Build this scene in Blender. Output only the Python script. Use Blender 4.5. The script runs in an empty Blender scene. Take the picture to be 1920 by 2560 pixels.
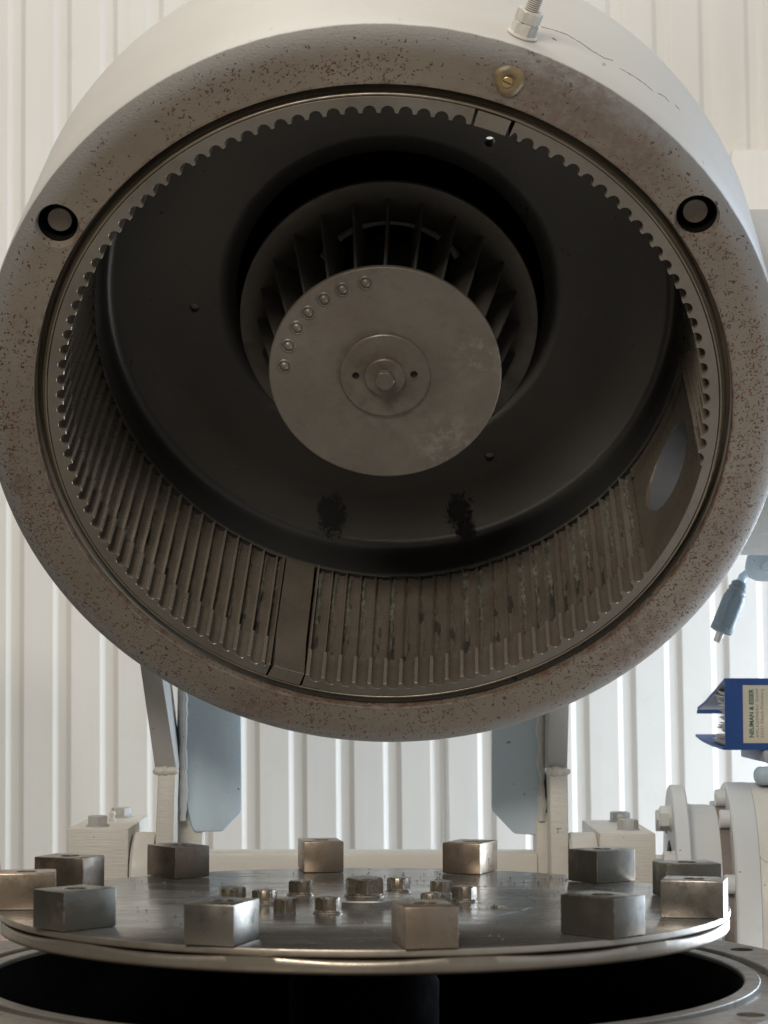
import bpy, bmesh, math, random
from mathutils import Vector, Matrix, noise
random.seed(7)
PI = math.pi
R = math.radians
SC = bpy.context.scene
COL = SC.collection

# ------------------------------------------------------------------ camera
cd = bpy.data.cameras.new('camera')
cam = bpy.data.objects.new('camera', cd)
COL.objects.link(cam)
cam.location = (0.01595, -1.77039, 0.19286)
_p, _r = 0.0742, 0.0009
fw = Vector((0, math.cos(_p), math.sin(_p))); up = Vector((0, -math.sin(_p), math.cos(_p))); rt = Vector((1, 0, 0))
rr = rt * math.cos(_r) + up * math.sin(_r); uu = up * math.cos(_r) - rt * math.sin(_r)
cam.rotation_euler = Matrix((rr, uu, -fw)).transposed().to_euler()
cd.sensor_fit = 'VERTICAL'; cd.sensor_height = 36.0; cd.lens = 5273.0 / 2560.0 * 36.0
cd.clip_start = 0.02; cd.clip_end = 60
cd.dof.use_dof = True; cd.dof.focus_distance = 2.02; cd.dof.aperture_fstop = 14
SC.camera = cam

# ------------------------------------------------------------------ world
W = bpy.data.worlds.new('World'); SC.world = W; W.use_nodes = True
nt = W.node_tree; nt.nodes.clear()
wo = nt.nodes.new('ShaderNodeOutputWorld'); bg = nt.nodes.new('ShaderNodeBackground')
tc = nt.nodes.new('ShaderNodeTexCoord'); sx = nt.nodes.new('ShaderNodeSeparateXYZ')
nt.links.new(tc.outputs['Generated'], sx.inputs[0])
def wramp(sock, a, b, ca, cb):
    mr = nt.nodes.new('ShaderNodeMapRange'); mr.interpolation_type = 'SMOOTHSTEP'
    mr.inputs[1].default_value = a; mr.inputs[2].default_value = b
    nt.links.new(sock, mr.inputs[0])
    mx = nt.nodes.new('ShaderNodeMix'); mx.data_type = 'RGBA'
    nt.links.new(mr.outputs[0], mx.inputs[0])
    mx.inputs[6].default_value = (*ca, 1); mx.inputs[7].default_value = (*cb, 1)
    return mx
# the hall behind the camera is dim and warm, the open side to the right lets cool daylight in
m1 = wramp(sx.outputs[2], -0.5, 0.9, (0.215, 0.187, 0.155), (0.29, 0.28, 0.27))
dt = nt.nodes.new('ShaderNodeVectorMath'); dt.operation = 'DOT_PRODUCT'
nt.links.new(tc.outputs['Generated'], dt.inputs[0]); dt.inputs[1].default_value = Vector((0.74, 0.67, 0.06)).normalized()
m2 = wramp(dt.outputs['Value'], 0.84, 0.96, (0, 0, 0), (3.0, 3.7, 4.7))
m4 = wramp(sx.outputs[0], 0.15, 0.95, (0, 0, 0), (0.22, 0.30, 0.40))
ad2 = nt.nodes.new('ShaderNodeMix'); ad2.data_type = 'RGBA'; ad2.blend_type = 'ADD'; ad2.inputs[0].default_value = 1
nt.links.new(m2.outputs[2], ad2.inputs[6]); nt.links.new(m4.outputs[2], ad2.inputs[7])
m3 = wramp(sx.outputs[0], -0.75, -0.1, (0.22, 0.22, 0.24), (1, 1, 1))
ml = nt.nodes.new('ShaderNodeMix'); ml.data_type = 'RGBA'; ml.blend_type = 'MULTIPLY'; ml.inputs[0].default_value = 1
nt.links.new(m1.outputs[2], ml.inputs[6]); nt.links.new(m3.outputs[2], ml.inputs[7])
ad = nt.nodes.new('ShaderNodeMix'); ad.data_type = 'RGBA'; ad.blend_type = 'ADD'; ad.inputs[0].default_value = 1
nt.links.new(ml.outputs[2], ad.inputs[6]); nt.links.new(ad2.outputs[2], ad.inputs[7])
nt.links.new(ad.outputs[2], bg.inputs[0]); bg.inputs[1].default_value = 0.75
nt.links.new(bg.outputs[0], wo.inputs[0])

# ------------------------------------------------------------------ lamps (daylight through the openings of the hall, plus an added wall fill)
def area(name, loc, target, sx_, sy_, power, color):
    l = bpy.data.lights.new(name, 'AREA'); l.shape = 'RECTANGLE'; l.size = sx_; l.size_y = sy_
    l.energy = power; l.color = color
    o = bpy.data.objects.new(name, l); COL.objects.link(o); o.location = loc
    o.rotation_euler = (Vector(target) - Vector(loc)).to_track_quat('-Z', 'Y').to_euler()
    return o
area('roof_light', (-0.2, 0.25, 2.6), (0.0, 0.5, 0.4), 2.4, 1.2, 23, (1.0, 0.95, 0.86))
area('low_wall_fill', (1.30, 0.50, -0.70), (0.15, 1.3, 0.25), 1.0, 0.7, 14, (0.97, 0.98, 1.0))  # added fill lamp, brightens the lower right of the wall from below
area('side_opening_light', (1.20, 1.05, 0.10), (0.0, -0.25, 0.0), 0.6, 1.0, 27, (0.72, 0.86, 1.0))
area('high_front_window', (-0.75, -2.70, 2.10), (0.0, 0.3, 0.3), 1.3, 0.8, 66, (1.0, 0.93, 0.83))

SC.view_settings.view_transform = 'Standard'; SC.view_settings.look = 'None'
SC.view_settings.exposure = 0.0; SC.view_settings.gamma = 1.0; SC.view_settings.use_curve_mapping = False

# ------------------------------------------------------------------ material helpers
class NB:
    def __init__(s, name):
        s.m = bpy.data.materials.new(name); s.m.use_nodes = True
        s.t = s.m.node_tree; s.n = s.t.nodes; s.b = s.n['Principled BSDF']
        s.tc = s.n.new('ShaderNodeTexCoord'); s.co = s.tc.outputs['Object']
    def L(s, a, b): s.t.links.new(a, b)
    def val(s, inp, v):
        if hasattr(v, 'is_linked') or isinstance(v, bpy.types.NodeSocket): s.L(v, inp)
        else: inp.default_value = v
    def noise(s, scale, detail=4, rough=0.6, co=None, dist=0.0, stretch=None):
        c = co or s.co
        if stretch:
            mp = s.n.new('ShaderNodeMapping'); mp.inputs['Scale'].default_value = stretch
            s.L(c, mp.inputs[0]); c = mp.outputs[0]
        n = s.n.new('ShaderNodeTexNoise'); n.inputs['Scale'].default_value = scale
        n.inputs['Detail'].default_value = detail; n.inputs['Roughness'].default_value = rough
        n.inputs['Distortion'].default_value = dist
        s.L(c, n.inputs['Vector']); return n.outputs['Fac']
    def voro(s, scale, co=None, out='Distance', stretch=None):
        c = co or s.co
        if stretch:
            mp = s.n.new('ShaderNodeMapping'); mp.inputs['Scale'].default_value = stretch
            s.L(c, mp.inputs[0]); c = mp.outputs[0]
        n = s.n.new('ShaderNodeTexVoronoi'); n.inputs['Scale'].default_value = scale
        s.L(c, n.inputs['Vector']); return n.outputs[out]
    def mr(s, v, a, b, c=0.0, d=1.0, smooth=False):
        n = s.n.new('ShaderNodeMapRange')
        if smooth: n.interpolation_type = 'SMOOTHSTEP'
        s.L(v, n.inputs[0])
        for i, q in enumerate((a, b, c, d)): n.inputs[1 + i].default_value = q
        return n.outputs[0]
    def math(s, op, a, b=None):
        n = s.n.new('ShaderNodeMath'); n.operation = op; s.val(n.inputs[0], a)
        if b is not None: s.val(n.inputs[1], b)
        return n.outputs[0]
    def mix(s, f, a, b, mode='MIX'):
        n = s.n.new('ShaderNodeMix'); n.data_type = 'RGBA'; n.blend_type = mode
        s.val(n.inputs[0], f)
        for i, q in ((6, a), (7, b)):
            if isinstance(q, tuple): n.inputs[i].default_value = (*q, 1)
            else: s.L(q, n.inputs[i])
        return n.outputs[2]
    def sep(s):
        n = s.n.new('ShaderNodeSeparateXYZ'); s.L(s.co, n.inputs[0]); return n.outputs
    def color(s, c):
        if isinstance(c, tuple): s.b.inputs['Base Color'].default_value = (*c, 1)
        else: s.L(c, s.b.inputs['Base Color'])
    def rough(s, r): s.val(s.b.inputs['Roughness'], r)
    def metal(s, r): s.val(s.b.inputs['Metallic'], r)
    def bump(s, h, dist=0.001, strength=1.0):
        n = s.n.new('ShaderNodeBump'); n.inputs['Distance'].default_value = dist; n.inputs['Strength'].default_value = strength
        s.L(h, n.inputs['Height']); s.L(n.outputs[0], s.b.inputs['Normal'])
M = {}

def paint(name, col, dirt=(0.28, 0.24, 0.19), amount=0.25, rough=0.45, bump=0.0006, brush=0.0, chips=True):
    k = NB(name)
    big = k.noise(6, 4); fine = k.noise(240, 3); mid = k.noise(40, 5, 0.65)
    c = k.mix(k.mr(big, 0.35, 0.75, 0.0, 0.35), col, tuple(x * 0.88 for x in col))
    c = k.mix(k.mr(mid, 0.62, 0.80, 0.0, amount), c, dirt)
    if chips:
        v = k.noise(130, 2, 0.5)
        c = k.mix(k.mr(v, 0.735, 0.76, 0.0, 0.75), c, (0.10, 0.085, 0.07))
    k.color(c); k.rough(k.mr(mid, 0.3, 0.7, rough - 0.08, rough + 0.12))
    h = k.math('ADD', k.math('MULTIPLY', mid, 1.0), k.math('MULTIPLY', fine, 0.35))
    if brush:
        st = k.noise(30, 3, 0.6, stretch=(1.0, 1.0, 14.0), dist=0.4)
        h = k.math('ADD', h, k.math('MULTIPLY', st, brush))
    k.bump(h, bump)
    return k.m
M['cream'] = paint('cream_paint', (0.62, 0.59, 0.53), rough=0.42, bump=0.0007)
M['cream_brushed'] = paint('cream_brushed_paint', (0.60, 0.57, 0.51), rough=0.45, bump=0.0008, brush=0.9)
M['pale_grey'] = paint('pale_grey_paint', (0.60, 0.60, 0.58), rough=0.40, bump=0.0005)
M['grey_blue'] = paint('blue_grey_paint', (0.36, 0.43, 0.49), rough=0.5, bump=0.0008)
M['casing_grey'] = paint('grey_casing_paint', (0.40, 0.41, 0.41), rough=0.6, bump=0.0012)
M['arm_grey'] = paint('grey_arm_paint', (0.42, 0.41, 0.39), rough=0.5, bump=0.0006)
M['gusset'] = paint('blue_shade_tinted_paint', (0.56, 0.67, 0.75), rough=0.5, bump=0.0008)  # gussets are cream; the blue of their shade is put into this colour

# lid casting: outside cream, front face bare brown-grey with rust speckle
def lid_mat():
    k = NB('lid_casting_paint'); o = k.sep()
    r2 = k.math('SQRT', k.math('ADD', k.math('POWER', o[0], 2.0), k.math('POWER', o[1], 2.0)))
    big = k.noise(5, 4); mid = k.noise(38, 5, 0.7); fine = k.noise(420, 3, 0.6)
    # front face
    face = k.mix(k.mr(big, 0.35, 0.7), (0.175, 0.142, 0.108), (0.232, 0.195, 0.154))
    face = k.mix(k.mr(mid, 0.5, 0.75, 0, 0.4), face, (0.145, 0.108, 0.078))
    # grey overspray towards the outer rim
    face = k.mix(k.mr(r2, 0.358, 0.378, 0, 0.75, True), face, (0.25, 0.245, 0.235))
    # rust specks: random dots, denser low on the right and left
    warp = k.n.new('ShaderNodeMix'); warp.data_type = 'RGBA'; warp.blend_type = 'ADD'; warp.inputs[0].default_value = 0.012
    nn = k.n.new('ShaderNodeTexNoise'); nn.inputs['Scale'].default_value = 160; k.L(k.co, nn.inputs['Vector'])
    k.L(k.co, warp.inputs[6]); k.L(nn.outputs['Color'], warp.inputs[7])
    vd = k.voro(360, warp.outputs[2]); vc = k.voro(360, warp.outputs[2], 'Color')
    sc = k.n.new('ShaderNodeSeparateColor'); k.L(vc, sc.inputs[0])
    side = k.math('MULTIPLY', k.mr(o[0], 0.12, 0.30, 0.0, 1.0), k.mr(r2, 0.372, 0.345, 0.25, 1.0))
    low = k.mr(o[1], 0.05, -0.20, 0.0, 0.22)
    left = k.mr(o[0], -0.28, -0.36, 0.0, 0.40)
    m0 = k.math('MULTIPLY', k.math('ADD', k.math('ADD', side, low), left), k.mr(o[1], 0.20, 0.02, 0.30, 1.0))
    clus = k.noise(11, 3, 0.6)
    dens = k.math('ADD', k.mr(clus, 0.40, 0.68, 0.0, 0.60), m0)
    dens = k.math('MULTIPLY', dens, k.mr(r2, 0.380, 0.366, 0.15, 1.0))
    hot = None
    for (u, w, ru, rw) in ((0.332, -0.085, 0.030, 0.075), (0.340, 0.050, 0.022, 0.070), (0.243, -0.250, 0.075, 0.040), (0.290, -0.190, 0.045, 0.060), (-0.357, -0.040, 0.020, 0.080), (-0.345, -0.120, 0.025, 0.06), (0.280, 0.188, 0.02, 0.016), (-0.02, 0.345, 0.10, 0.014), (-0.13, -0.335, 0.09, 0.028)):
        d = k.math('SQRT', k.math('ADD', k.math('POWER', k.math('DIVIDE', k.math('SUBTRACT', o[0], u), ru), 2.0), k.math('POWER', k.math('DIVIDE', k.math('SUBTRACT', o[1], w), rw), 2.0)))
        m_ = k.mr(d, 1.25, 0.2, 0, 1)
        hot = m_ if hot is None else k.math('MAXIMUM', hot, m_)
    dens = k.math('ADD', dens, k.math('MULTIPLY', k.math('MULTIPLY', hot, 0.75), k.mr(k.noise(38, 4, 0.7), 0.36, 0.60)))
    on = k.math('LESS_THAN', sc.outputs[0], dens)
    dot = k.math('MULTIPLY', on, k.math('LESS_THAN', vd, k.mr(sc.outputs[1], 0, 1, 0.14, 0.50)))
    rust = k.mix(sc.outputs[2], (0.038, 0.017, 0.012), k.mix(hot, (0.11, 0.036, 0.022), (0.155, 0.038, 0.022)))
    face = k.mix(k.math('MULTIPLY', dot, 0.92), face, rust)
    # broad brown bloom
    bl = None
    for (u, w, rr_) in ((0.165, 0.312, 0.085), (0.225, 0.262, 0.050), (-0.140, -0.340, 0.045), (0.245, -0.250, 0.05), (-0.357, -0.069, 0.014)):
        d = k.math('SQRT', k.math('ADD', k.math('POWER', k.math('SUBTRACT', o[0], u), 2.0), k.math('POWER', k.math('SUBTRACT', o[1], w), 2.0)))
        m_ = k.mr(k.math('ADD', d, k.math('MULTIPLY', k.math('SUBTRACT', k.noise(30, 4, 0.7), 0.5), 0.05)), rr_, rr_ * 0.35, 0, 1, True)
        bl = m_ if bl is None else k.math('MAXIMUM', bl, m_)
    bloom = k.math('MULTIPLY', k.math('MULTIPLY', bl, 0.6), k.mr(k.noise(110, 4, 0.7), 0.38, 0.58))
    face = k.mix(bloom, face, (0.135, 0.088, 0.07))
    edge = k.math('MULTIPLY', k.mr(r2, 0.337, 0.3335), k.mr(k.noise(60, 3), 0.45, 0.6))
    face = k.mix(k.math('MULTIPLY', edge, 0.7), face, (0.12, 0.06, 0.035))
    # outside
    outc = k.mix(k.mr(big, 0.3, 0.7), (0.54, 0.515, 0.47), (0.60, 0.58, 0.54))
    ch = k.noise(70, 2, 0.5, stretch=(1, 1, 0.5)); chm = k.math('MULTIPLY', k.mr(ch, 0.72, 0.735), k.mr(k.noise(9, 2), 0.5, 0.6))
    outc = k.mix(k.math('MULTIPLY', chm, 0.7), outc, (0.16, 0.14, 0.12))
    isface = k.mr(k.math('ADD', o[2], k.math('MULTIPLY', k.math('SUBTRACT', mid, 0.5), 0.003)), -0.0118, -0.0100)
    k.color(k.mix(isface, outc, face))
    k.rough(k.mix(isface, (0.38, 0.38, 0.38), (0.58, 0.58, 0.58)))
    h1 = k.noise(75, 4, 0.6); h2 = k.noise(260, 3, 0.65, stretch=(1, 1.6, 1))
    hf = k.math('ADD', k.math('MULTIPLY', h1, 0.5), k.math('ADD', k.math('MULTIPLY', h2, k.mr(r2, 0.345, 0.378, 0.5, 1.6)), k.math('MULTIPLY', dot, -0.4)))
    k.bump(k.math('MULTIPLY', hf, k.mr(isface, 0, 1, 0.22, 1.0)), 0.00055)
    return k.m
M['lid'] = lid_mat()

def steel(name, c1, c2, metal=0.7, rough=0.4, scratch=None, bump=0.0002, rust=0.0, scale=1.0, pit=0.0):
    k = NB(name)
    big = k.noise(9 * scale, 4, 0.6); mid = k.noise(60 * scale, 5, 0.7)
    c = k.mix(k.mr(big, 0.35, 0.7), c1, c2)
    c = k.mix(k.mr(mid, 0.5, 0.8, 0, 0.4), c, tuple(x * 0.55 for x in c1))
    rm = None
    if rust:
        rm = k.math('MULTIPLY', k.mr(k.noise(22 * scale, 5, 0.7), 0.60 - rust * 0.25, 0.72 - rust * 0.2), 0.8)
        c = k.mix(rm, c, (0.10, 0.045, 0.022))
    k.color(c)
    s1 = k.noise(*(scratch[0],), 3, 0.6, stretch=scratch[1]) if scratch else mid
    k.rough(k.mr(s1, 0.3, 0.75, rough - 0.10, rough + 0.16))
    if rm is not None: k.metal(k.mr(rm, 0, 1, metal, 0.1))
    else: k.metal(metal)
    h = k.math('ADD', s1, k.math('MULTIPLY', k.noise(300 * scale, 3), 0.5))
    if pit: h = k.math('SUBTRACT', h, k.math('MULTIPLY', k.mr(k.noise(150, 2), 0.70, 0.74), pit))
    k.bump(h, bump)
    return k.m
M['liner_face'] = steel('ground_liner_face', (0.20, 0.175, 0.145), (0.26, 0.235, 0.20), 0.6, 0.40, bump=0.0002)
M['land'] = steel('polished_land_highlight', (0.42, 0.36, 0.29), (0.52, 0.46, 0.385), 0.6, 0.30, bump=0.0001)  # polished lands, base colour lightened to paint in the ridge highlights
M['liner'] = steel('worn_liner_steel', (0.175, 0.146, 0.112), (0.265, 0.225, 0.178), 0.40, 0.30, bump=0.00012)
M['liner'].node_tree.nodes['Principled BSDF'].inputs['Coat Weight'].default_value = 0.7
M['liner'].node_tree.nodes['Principled BSDF'].inputs['Coat Roughness'].default_value = 0.16
M['bare'] = steel('machined_recess_steel', (0.22, 0.185, 0.14), (0.30, 0.26, 0.20), 0.8, 0.42, scratch=(60, (1, 1, 1)), bump=0.0002)
def dish_mat():
    k = NB('dusty_dark_steel'); o = k.sep()
    big = k.noise(4, 3, 0.5); mid = k.noise(45, 5, 0.7)
    c = k.mix(k.mr(big, 0.35, 0.7), (0.064, 0.061, 0.058), (0.086, 0.082, 0.077))
    c = k.mix(k.mr(mid, 0.58, 0.8, 0, 0.35), c, (0.035, 0.033, 0.032))
    soot = None
    nz = k.noise(170, 5, 0.8)
    for (u, w, ru, rw) in ((-0.0702, -0.262, 0.017, 0.030), (0.0725, -0.256, 0.015, 0.022), (0.081, -0.280, 0.012, 0.014), (0.115, -0.05, 0.008, 0.02), (0.14, 0.09, 0.012, 0.02)):
        d = k.math('SQRT', k.math('ADD', k.math('POWER', k.math('DIVIDE', k.math('SUBTRACT', o[0], u), ru), 2.0), k.math('POWER', k.math('DIVIDE', k.math('SUBTRACT', o[1], w), rw), 2.0)))
        m_ = k.mr(k.math('ADD', d, k.math('MULTIPLY', k.math('SUBTRACT', nz, 0.5), 3.2)), 0.9, 0.6)
        soot = m_ if soot is None else k.math('MAXIMUM', soot, m_)
    c = k.mix(k.math('MULTIPLY', soot, 0.48), c, (0.010, 0.009, 0.009))
    k.color(c); k.metal(0.45); k.rough(k.mr(soot, 0, 1, 0.33, 0.7))
    pits = k.mr(k.noise(150, 2), 0.71, 0.75)
    k.bump(k.math('SUBTRACT', k.math('ADD', k.math('MULTIPLY', mid, 0.4), k.math('MULTIPLY', soot, 0.7)), pits), 0.0005)
    return k.m
M['dish'] = dish_mat()
M['pipe_steel'] = steel('dull_pipe_steel', (0.17, 0.18, 0.195), (0.24, 0.25, 0.27), 0.4, 0.4)
M['wheel'] = steel('dusty_classifier_steel', (0.170, 0.145, 0.118), (0.225, 0.198, 0.165), 0.40, 0.42, bump=0.0003, rust=0.0)
def wheel_stain(m):
    t = m.node_tree; n = t.nodes; b = n['Principled BSDF']
    def mp(v, a0, a1, c0, c1):
        q = n.new('ShaderNodeMapRange'); t.links.new(v, q.inputs[0])
        for i_, x_ in enumerate((a0, a1, c0, c1)): q.inputs[1 + i_].default_value = x_
        return q.outputs[0]
    tc = n.new('ShaderNodeTexCoord')
    def dist(c):
        v = n.new('ShaderNodeVectorMath'); v.operation = 'DISTANCE'; t.links.new(tc.outputs['Object'], v.inputs[0]); v.inputs[1].default_value = c; return v.outputs['Value']
    def nz(s_, d_=4):
        q = n.new('ShaderNodeTexNoise'); q.inputs['Scale'].default_value = s_; q.inputs['Detail'].default_value = d_; q.inputs['Roughness'].default_value = 0.7
        t.links.new(tc.outputs['Object'], q.inputs['Vector']); return q.outputs['Fac']
    def mul(a, c):
        q = n.new('ShaderNodeMath'); q.operation = 'MULTIPLY'; t.links.new(a, q.inputs[0]); t.links.new(c, q.inputs[1]); return q.outputs[0]
    src = b.inputs['Base Color'].links[0].from_socket
    def lay(src, f, col):
        q = n.new('ShaderNodeMix'); q.data_type = 'RGBA'; t.links.new(f, q.inputs[0]); t.links.new(src, q.inputs[6]); q.inputs[7].default_value = (*col, 1); return q.outputs[2]
    src = lay(src, mul(mp(dist((0, -0.010, 0)), 0.075, 0.022, 0, 0.75), mp(nz(28), 0.35, 0.62, 0, 1)), (0.105, 0.078, 0.058))
    src = lay(src, mul(mp(dist((0.062, -0.080, 0)), 0.045, 0.008, 0, 0.8), mp(nz(75), 0.45, 0.62, 0, 1)), (0.34, 0.31, 0.26))
    src = lay(src, mul(mp(dist((0.100, 0.020, 0)), 0.045, 0.010, 0, 0.7), mp(nz(75), 0.48, 0.64, 0, 1)), (0.30, 0.27, 0.22))
    src = lay(src, mul(mp(dist((-0.05, 0.09, 0)), 0.055, 0.02, 0, 0.5), mp(nz(18), 0.42, 0.6, 0, 1)), (0.15, 0.105, 0.085))
    t.links.new(src, b.inputs['Base Color'])
wheel_stain(M['wheel'])
M['wheel_dark'] = steel('dark_blade_steel', (0.115, 0.105, 0.09), (0.155, 0.14, 0.12), 0.4, 0.45, bump=0.0003)
M['black'] = steel('shade_black_steel', (0.004, 0.004, 0.0045), (0.006, 0.006, 0.006), 0.0, 0.9, bump=0.0003)  # near-black base colour stands in for the unlit depth of bores and holes
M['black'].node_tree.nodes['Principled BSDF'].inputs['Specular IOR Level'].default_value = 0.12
M['bolt'] = steel('dull_zinc_steel', (0.15, 0.125, 0.092), (0.30, 0.265, 0.21), 0.85, 0.28, bump=0.0002, scale=4, rust=0.30)
M['block'] = steel('hammer_steel', (0.27, 0.245, 0.21), (0.34, 0.31, 0.27), 0.92, 0.30, bump=0.00010, rust=0.0)
M['block_tan'] = steel('tan_hammer_steel', (0.30, 0.235, 0.175), (0.40, 0.325, 0.25), 0.85, 0.32, bump=0.00012, rust=0.08)
M['block_olive'] = steel('olive_hammer_steel', (0.15, 0.14, 0.115), (0.22, 0.20, 0.165), 0.85, 0.34, bump=0.00015, rust=0.05)
M['block_rust'] = steel('rusting_hammer_steel', (0.17, 0.14, 0.11), (0.25, 0.205, 0.16), 0.85, 0.32, bump=0.0002, rust=0.30)
M['body'] = steel('worn_flange_steel', (0.16, 0.145, 0.125), (0.25, 0.23, 0.205), 0.45, 0.42, bump=0.0005, rust=0.25)
M['rustbrown'] = steel('red_brown_primer', (0.17, 0.135, 0.12), (0.22, 0.175, 0.155), 0.0, 0.6, bump=0.0004)

def edge_wear(m, light=(0.55, 0.50, 0.43), radius=0.0013):
    t = m.node_tree; n = t.nodes; b = n['Principled BSDF']
    bv = n.new('ShaderNodeBevel'); bv.samples = 6; bv.inputs['Radius'].default_value = radius
    ge = n.new('ShaderNodeNewGeometry'); dp = n.new('ShaderNodeVectorMath'); dp.operation = 'DOT_PRODUCT'
    t.links.new(bv.outputs[0], dp.inputs[0]); t.links.new(ge.outputs['Normal'], dp.inputs[1])
    tc = n.new('ShaderNodeTexCoord'); nz = n.new('ShaderNodeTexNoise'); nz.inputs['Scale'].default_value = 230; nz.inputs['Detail'].default_value = 4
    t.links.new(tc.outputs['Object'], nz.inputs['Vector'])
    mr = n.new('ShaderNodeMapRange'); mr.inputs[1].default_value = 0.985; mr.inputs[2].default_value = 0.88
    t.links.new(dp.outputs['Value'], mr.inputs[0])
    m2 = n.new('ShaderNodeMapRange'); m2.inputs[1].default_value = 0.42; m2.inputs[2].default_value = 0.58
    t.links.new(nz.outputs['Fac'], m2.inputs[0])
    mu = n.new('ShaderNodeMath'); mu.operation = 'MULTIPLY'; t.links.new(mr.outputs[0], mu.inputs[0]); t.links.new(m2.outputs[0], mu.inputs[1])
    src = b.inputs['Base Color'].links[0].from_socket
    mx = n.new('ShaderNodeMix'); mx.data_type = 'RGBA'; t.links.new(mu.outputs[0], mx.inputs[0]); t.links.new(src, mx.inputs[6]); mx.inputs[7].default_value = (*light, 1)
    t.links.new(mx.outputs[2], b.inputs['Base Color'])
for k_ in ('block', 'block_tan', 'block_olive', 'block_rust', 'bolt'): edge_wear(M[k_])
def disc_mat():
    k = NB('oily_disc_steel')
    big = k.noise(7, 4, 0.6); mid = k.noise(45, 5, 0.7)
    c = k.mix(k.mr(big, 0.35, 0.68), (0.20, 0.19, 0.178), (0.32, 0.305, 0.285))
    c = k.mix(k.mr(mid, 0.55, 0.78, 0, 0.5), c, (0.09, 0.07, 0.055))
    sp = k.voro(110); c = k.mix(k.mr(sp, 0.10, 0.05, 0, 0.6), c, (0.05, 0.042, 0.035))
    k.color(c); k.metal(0.8)
    st = k.noise(9, 6, 0.7, stretch=(1, 5, 1))
    k.rough(k.mr(st, 0.35, 0.7, 0.15, 0.34))
    h = k.math('ADD', k.noise(14, 4), k.math('MULTIPLY', k.noise(160, 3), 0.16))
    k.bump(h, 0.0007)
    return k.m
M['disc'] = disc_mat()
M['rim'] = steel('polished_rim_steel', (0.36, 0.31, 0.25), (0.46, 0.405, 0.335), 0.75, 0.36, bump=0.0001)

def residue_mat():
    k = NB('dried_powder_residue'); n = k.noise(120, 5, 0.7)
    k.color(k.mix(k.mr(n, 0.35, 0.65), (0.075, 0.072, 0.055), (0.19, 0.18, 0.14))); k.rough(0.9); k.bump(n, 0.001)
    return k.m
M['residue'] = residue_mat()
M['soot'] = steel('caked_soot', (0.03, 0.027, 0.023), (0.055, 0.05, 0.042), 0.1, 0.8, bump=0.0008)
def plain(name, c, rough=0.5, metal=0.0, nscale=80, b=0.0003, var=0.85):
    k = NB(name); n = k.noise(nscale, 4)
    k.color(k.mix(k.mr(n, 0.35, 0.7), c, tuple(x * var for x in c))); k.rough(rough); k.metal(metal); k.bump(n, b)
    return k.m
M['brass'] = plain('brass', (0.62, 0.45, 0.20), 0.35, 0.8)
M['resin'] = plain('amber_sealant', (0.26, 0.19, 0.095), 0.45, 0.0, 70, 0.001, 0.55)
M['slot'] = plain('dark_slot', (0.03, 0.025, 0.02), 0.8)
M['blue'] = plain('blue_binder_cloth', (0.025, 0.085, 0.30), 0.55, 0.0, 400, 0.0003, 0.9)
M['inner_cover'] = plain('grey_cover_lining', (0.42, 0.42, 0.45), 0.8)
M['paper'] = plain('paper_sheets', (0.60, 0.58, 0.54), 0.9, 0.0, 60, 0.0002, 0.8)
M['label'] = plain('yellowed_label', (0.72, 0.63, 0.48), 0.75, 0.0, 45, 0.0003, 0.92)
M['green_ink'] = plain('green_ink', (0.03, 0.17, 0.10), 0.7)
M['grey_ink'] = plain('grey_ink', (0.17, 0.20, 0.18), 0.7)
M['rubber'] = plain('blue_grey_painted_connector', (0.17, 0.22, 0.26), 0.5, 0.0, 300, 0.0006)
M['metal_light'] = plain('aluminium', (0.55, 0.53, 0.50), 0.4, 0.6)
M['wood'] = plain('red_brown_pole', (0.30, 0.17, 0.115), 0.6, 0.0, 12, 0.001, 0.7)
M['crack'] = plain('paint_crack', (0.20, 0.175, 0.15), 0.9)
M['crumb'] = plain('dark_crumb', (0.05, 0.035, 0.025), 0.8)
M['crumb_light'] = plain('light_crumb', (0.45, 0.40, 0.32), 0.8)
M['thread'] = plain('rusty_thread', (0.22, 0.10, 0.07), 0.6, 0.3)

def wall_mat():
    k = NB('white_sheet_metal'); o = k.sep()
    big = k.noise(1.3, 3); mid = k.noise(14, 5, 0.7)
    c = k.mix(k.mr(big, 0.35, 0.7), (0.76, 0.745, 0.705), (0.81, 0.795, 0.76))
    c = k.mix(k.mr(mid, 0.60, 0.85, 0, 0.18), c, (0.42, 0.38, 0.31))
    str_ = k.noise(3, 4, 0.6, stretch=(9, 1, 0.5))
    c = k.mix(k.mr(str_, 0.5, 0.8, 0, 0.15), c, (0.50, 0.47, 0.41))
    vd = k.voro(17, stretch=(1, 1, 0.55)); vc = k.voro(17, out='Color', stretch=(1, 1, 0.55))
    sc = k.n.new('ShaderNodeSeparateColor'); k.L(vc, sc.inputs[0])
    on = k.math('LESS_THAN', sc.outputs[0], k.mr(o[0], 0.1, 0.5, 0.02, 0.32))
    rad = k.mr(sc.outputs[1], 0, 1, 0.015, 0.075)
    spd = k.math('MULTIPLY', on, k.mr(k.math('SUBTRACT', rad, vd), -0.01, 0.02, 0, 0.75))
    c = k.mix(spd, c, (0.20, 0.18, 0.15))
    k.color(c); k.rough(0.55)
    k.bump(k.math('ADD', k.noise(3, 3), k.math('MULTIPLY', k.noise(22, 3), 0.12)), 0.004)
    return k.m
M['wall'] = wall_mat()
def floor_mat():
    k = NB('concrete'); n = k.noise(5, 6, 0.7)
    k.color(k.mix(k.mr(n, 0.3, 0.7), (0.28, 0.26, 0.23), (0.36, 0.34, 0.31))); k.rough(0.8); k.bump(n, 0.004)
    return k.m
M['floor'] = floor_mat()

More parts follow.
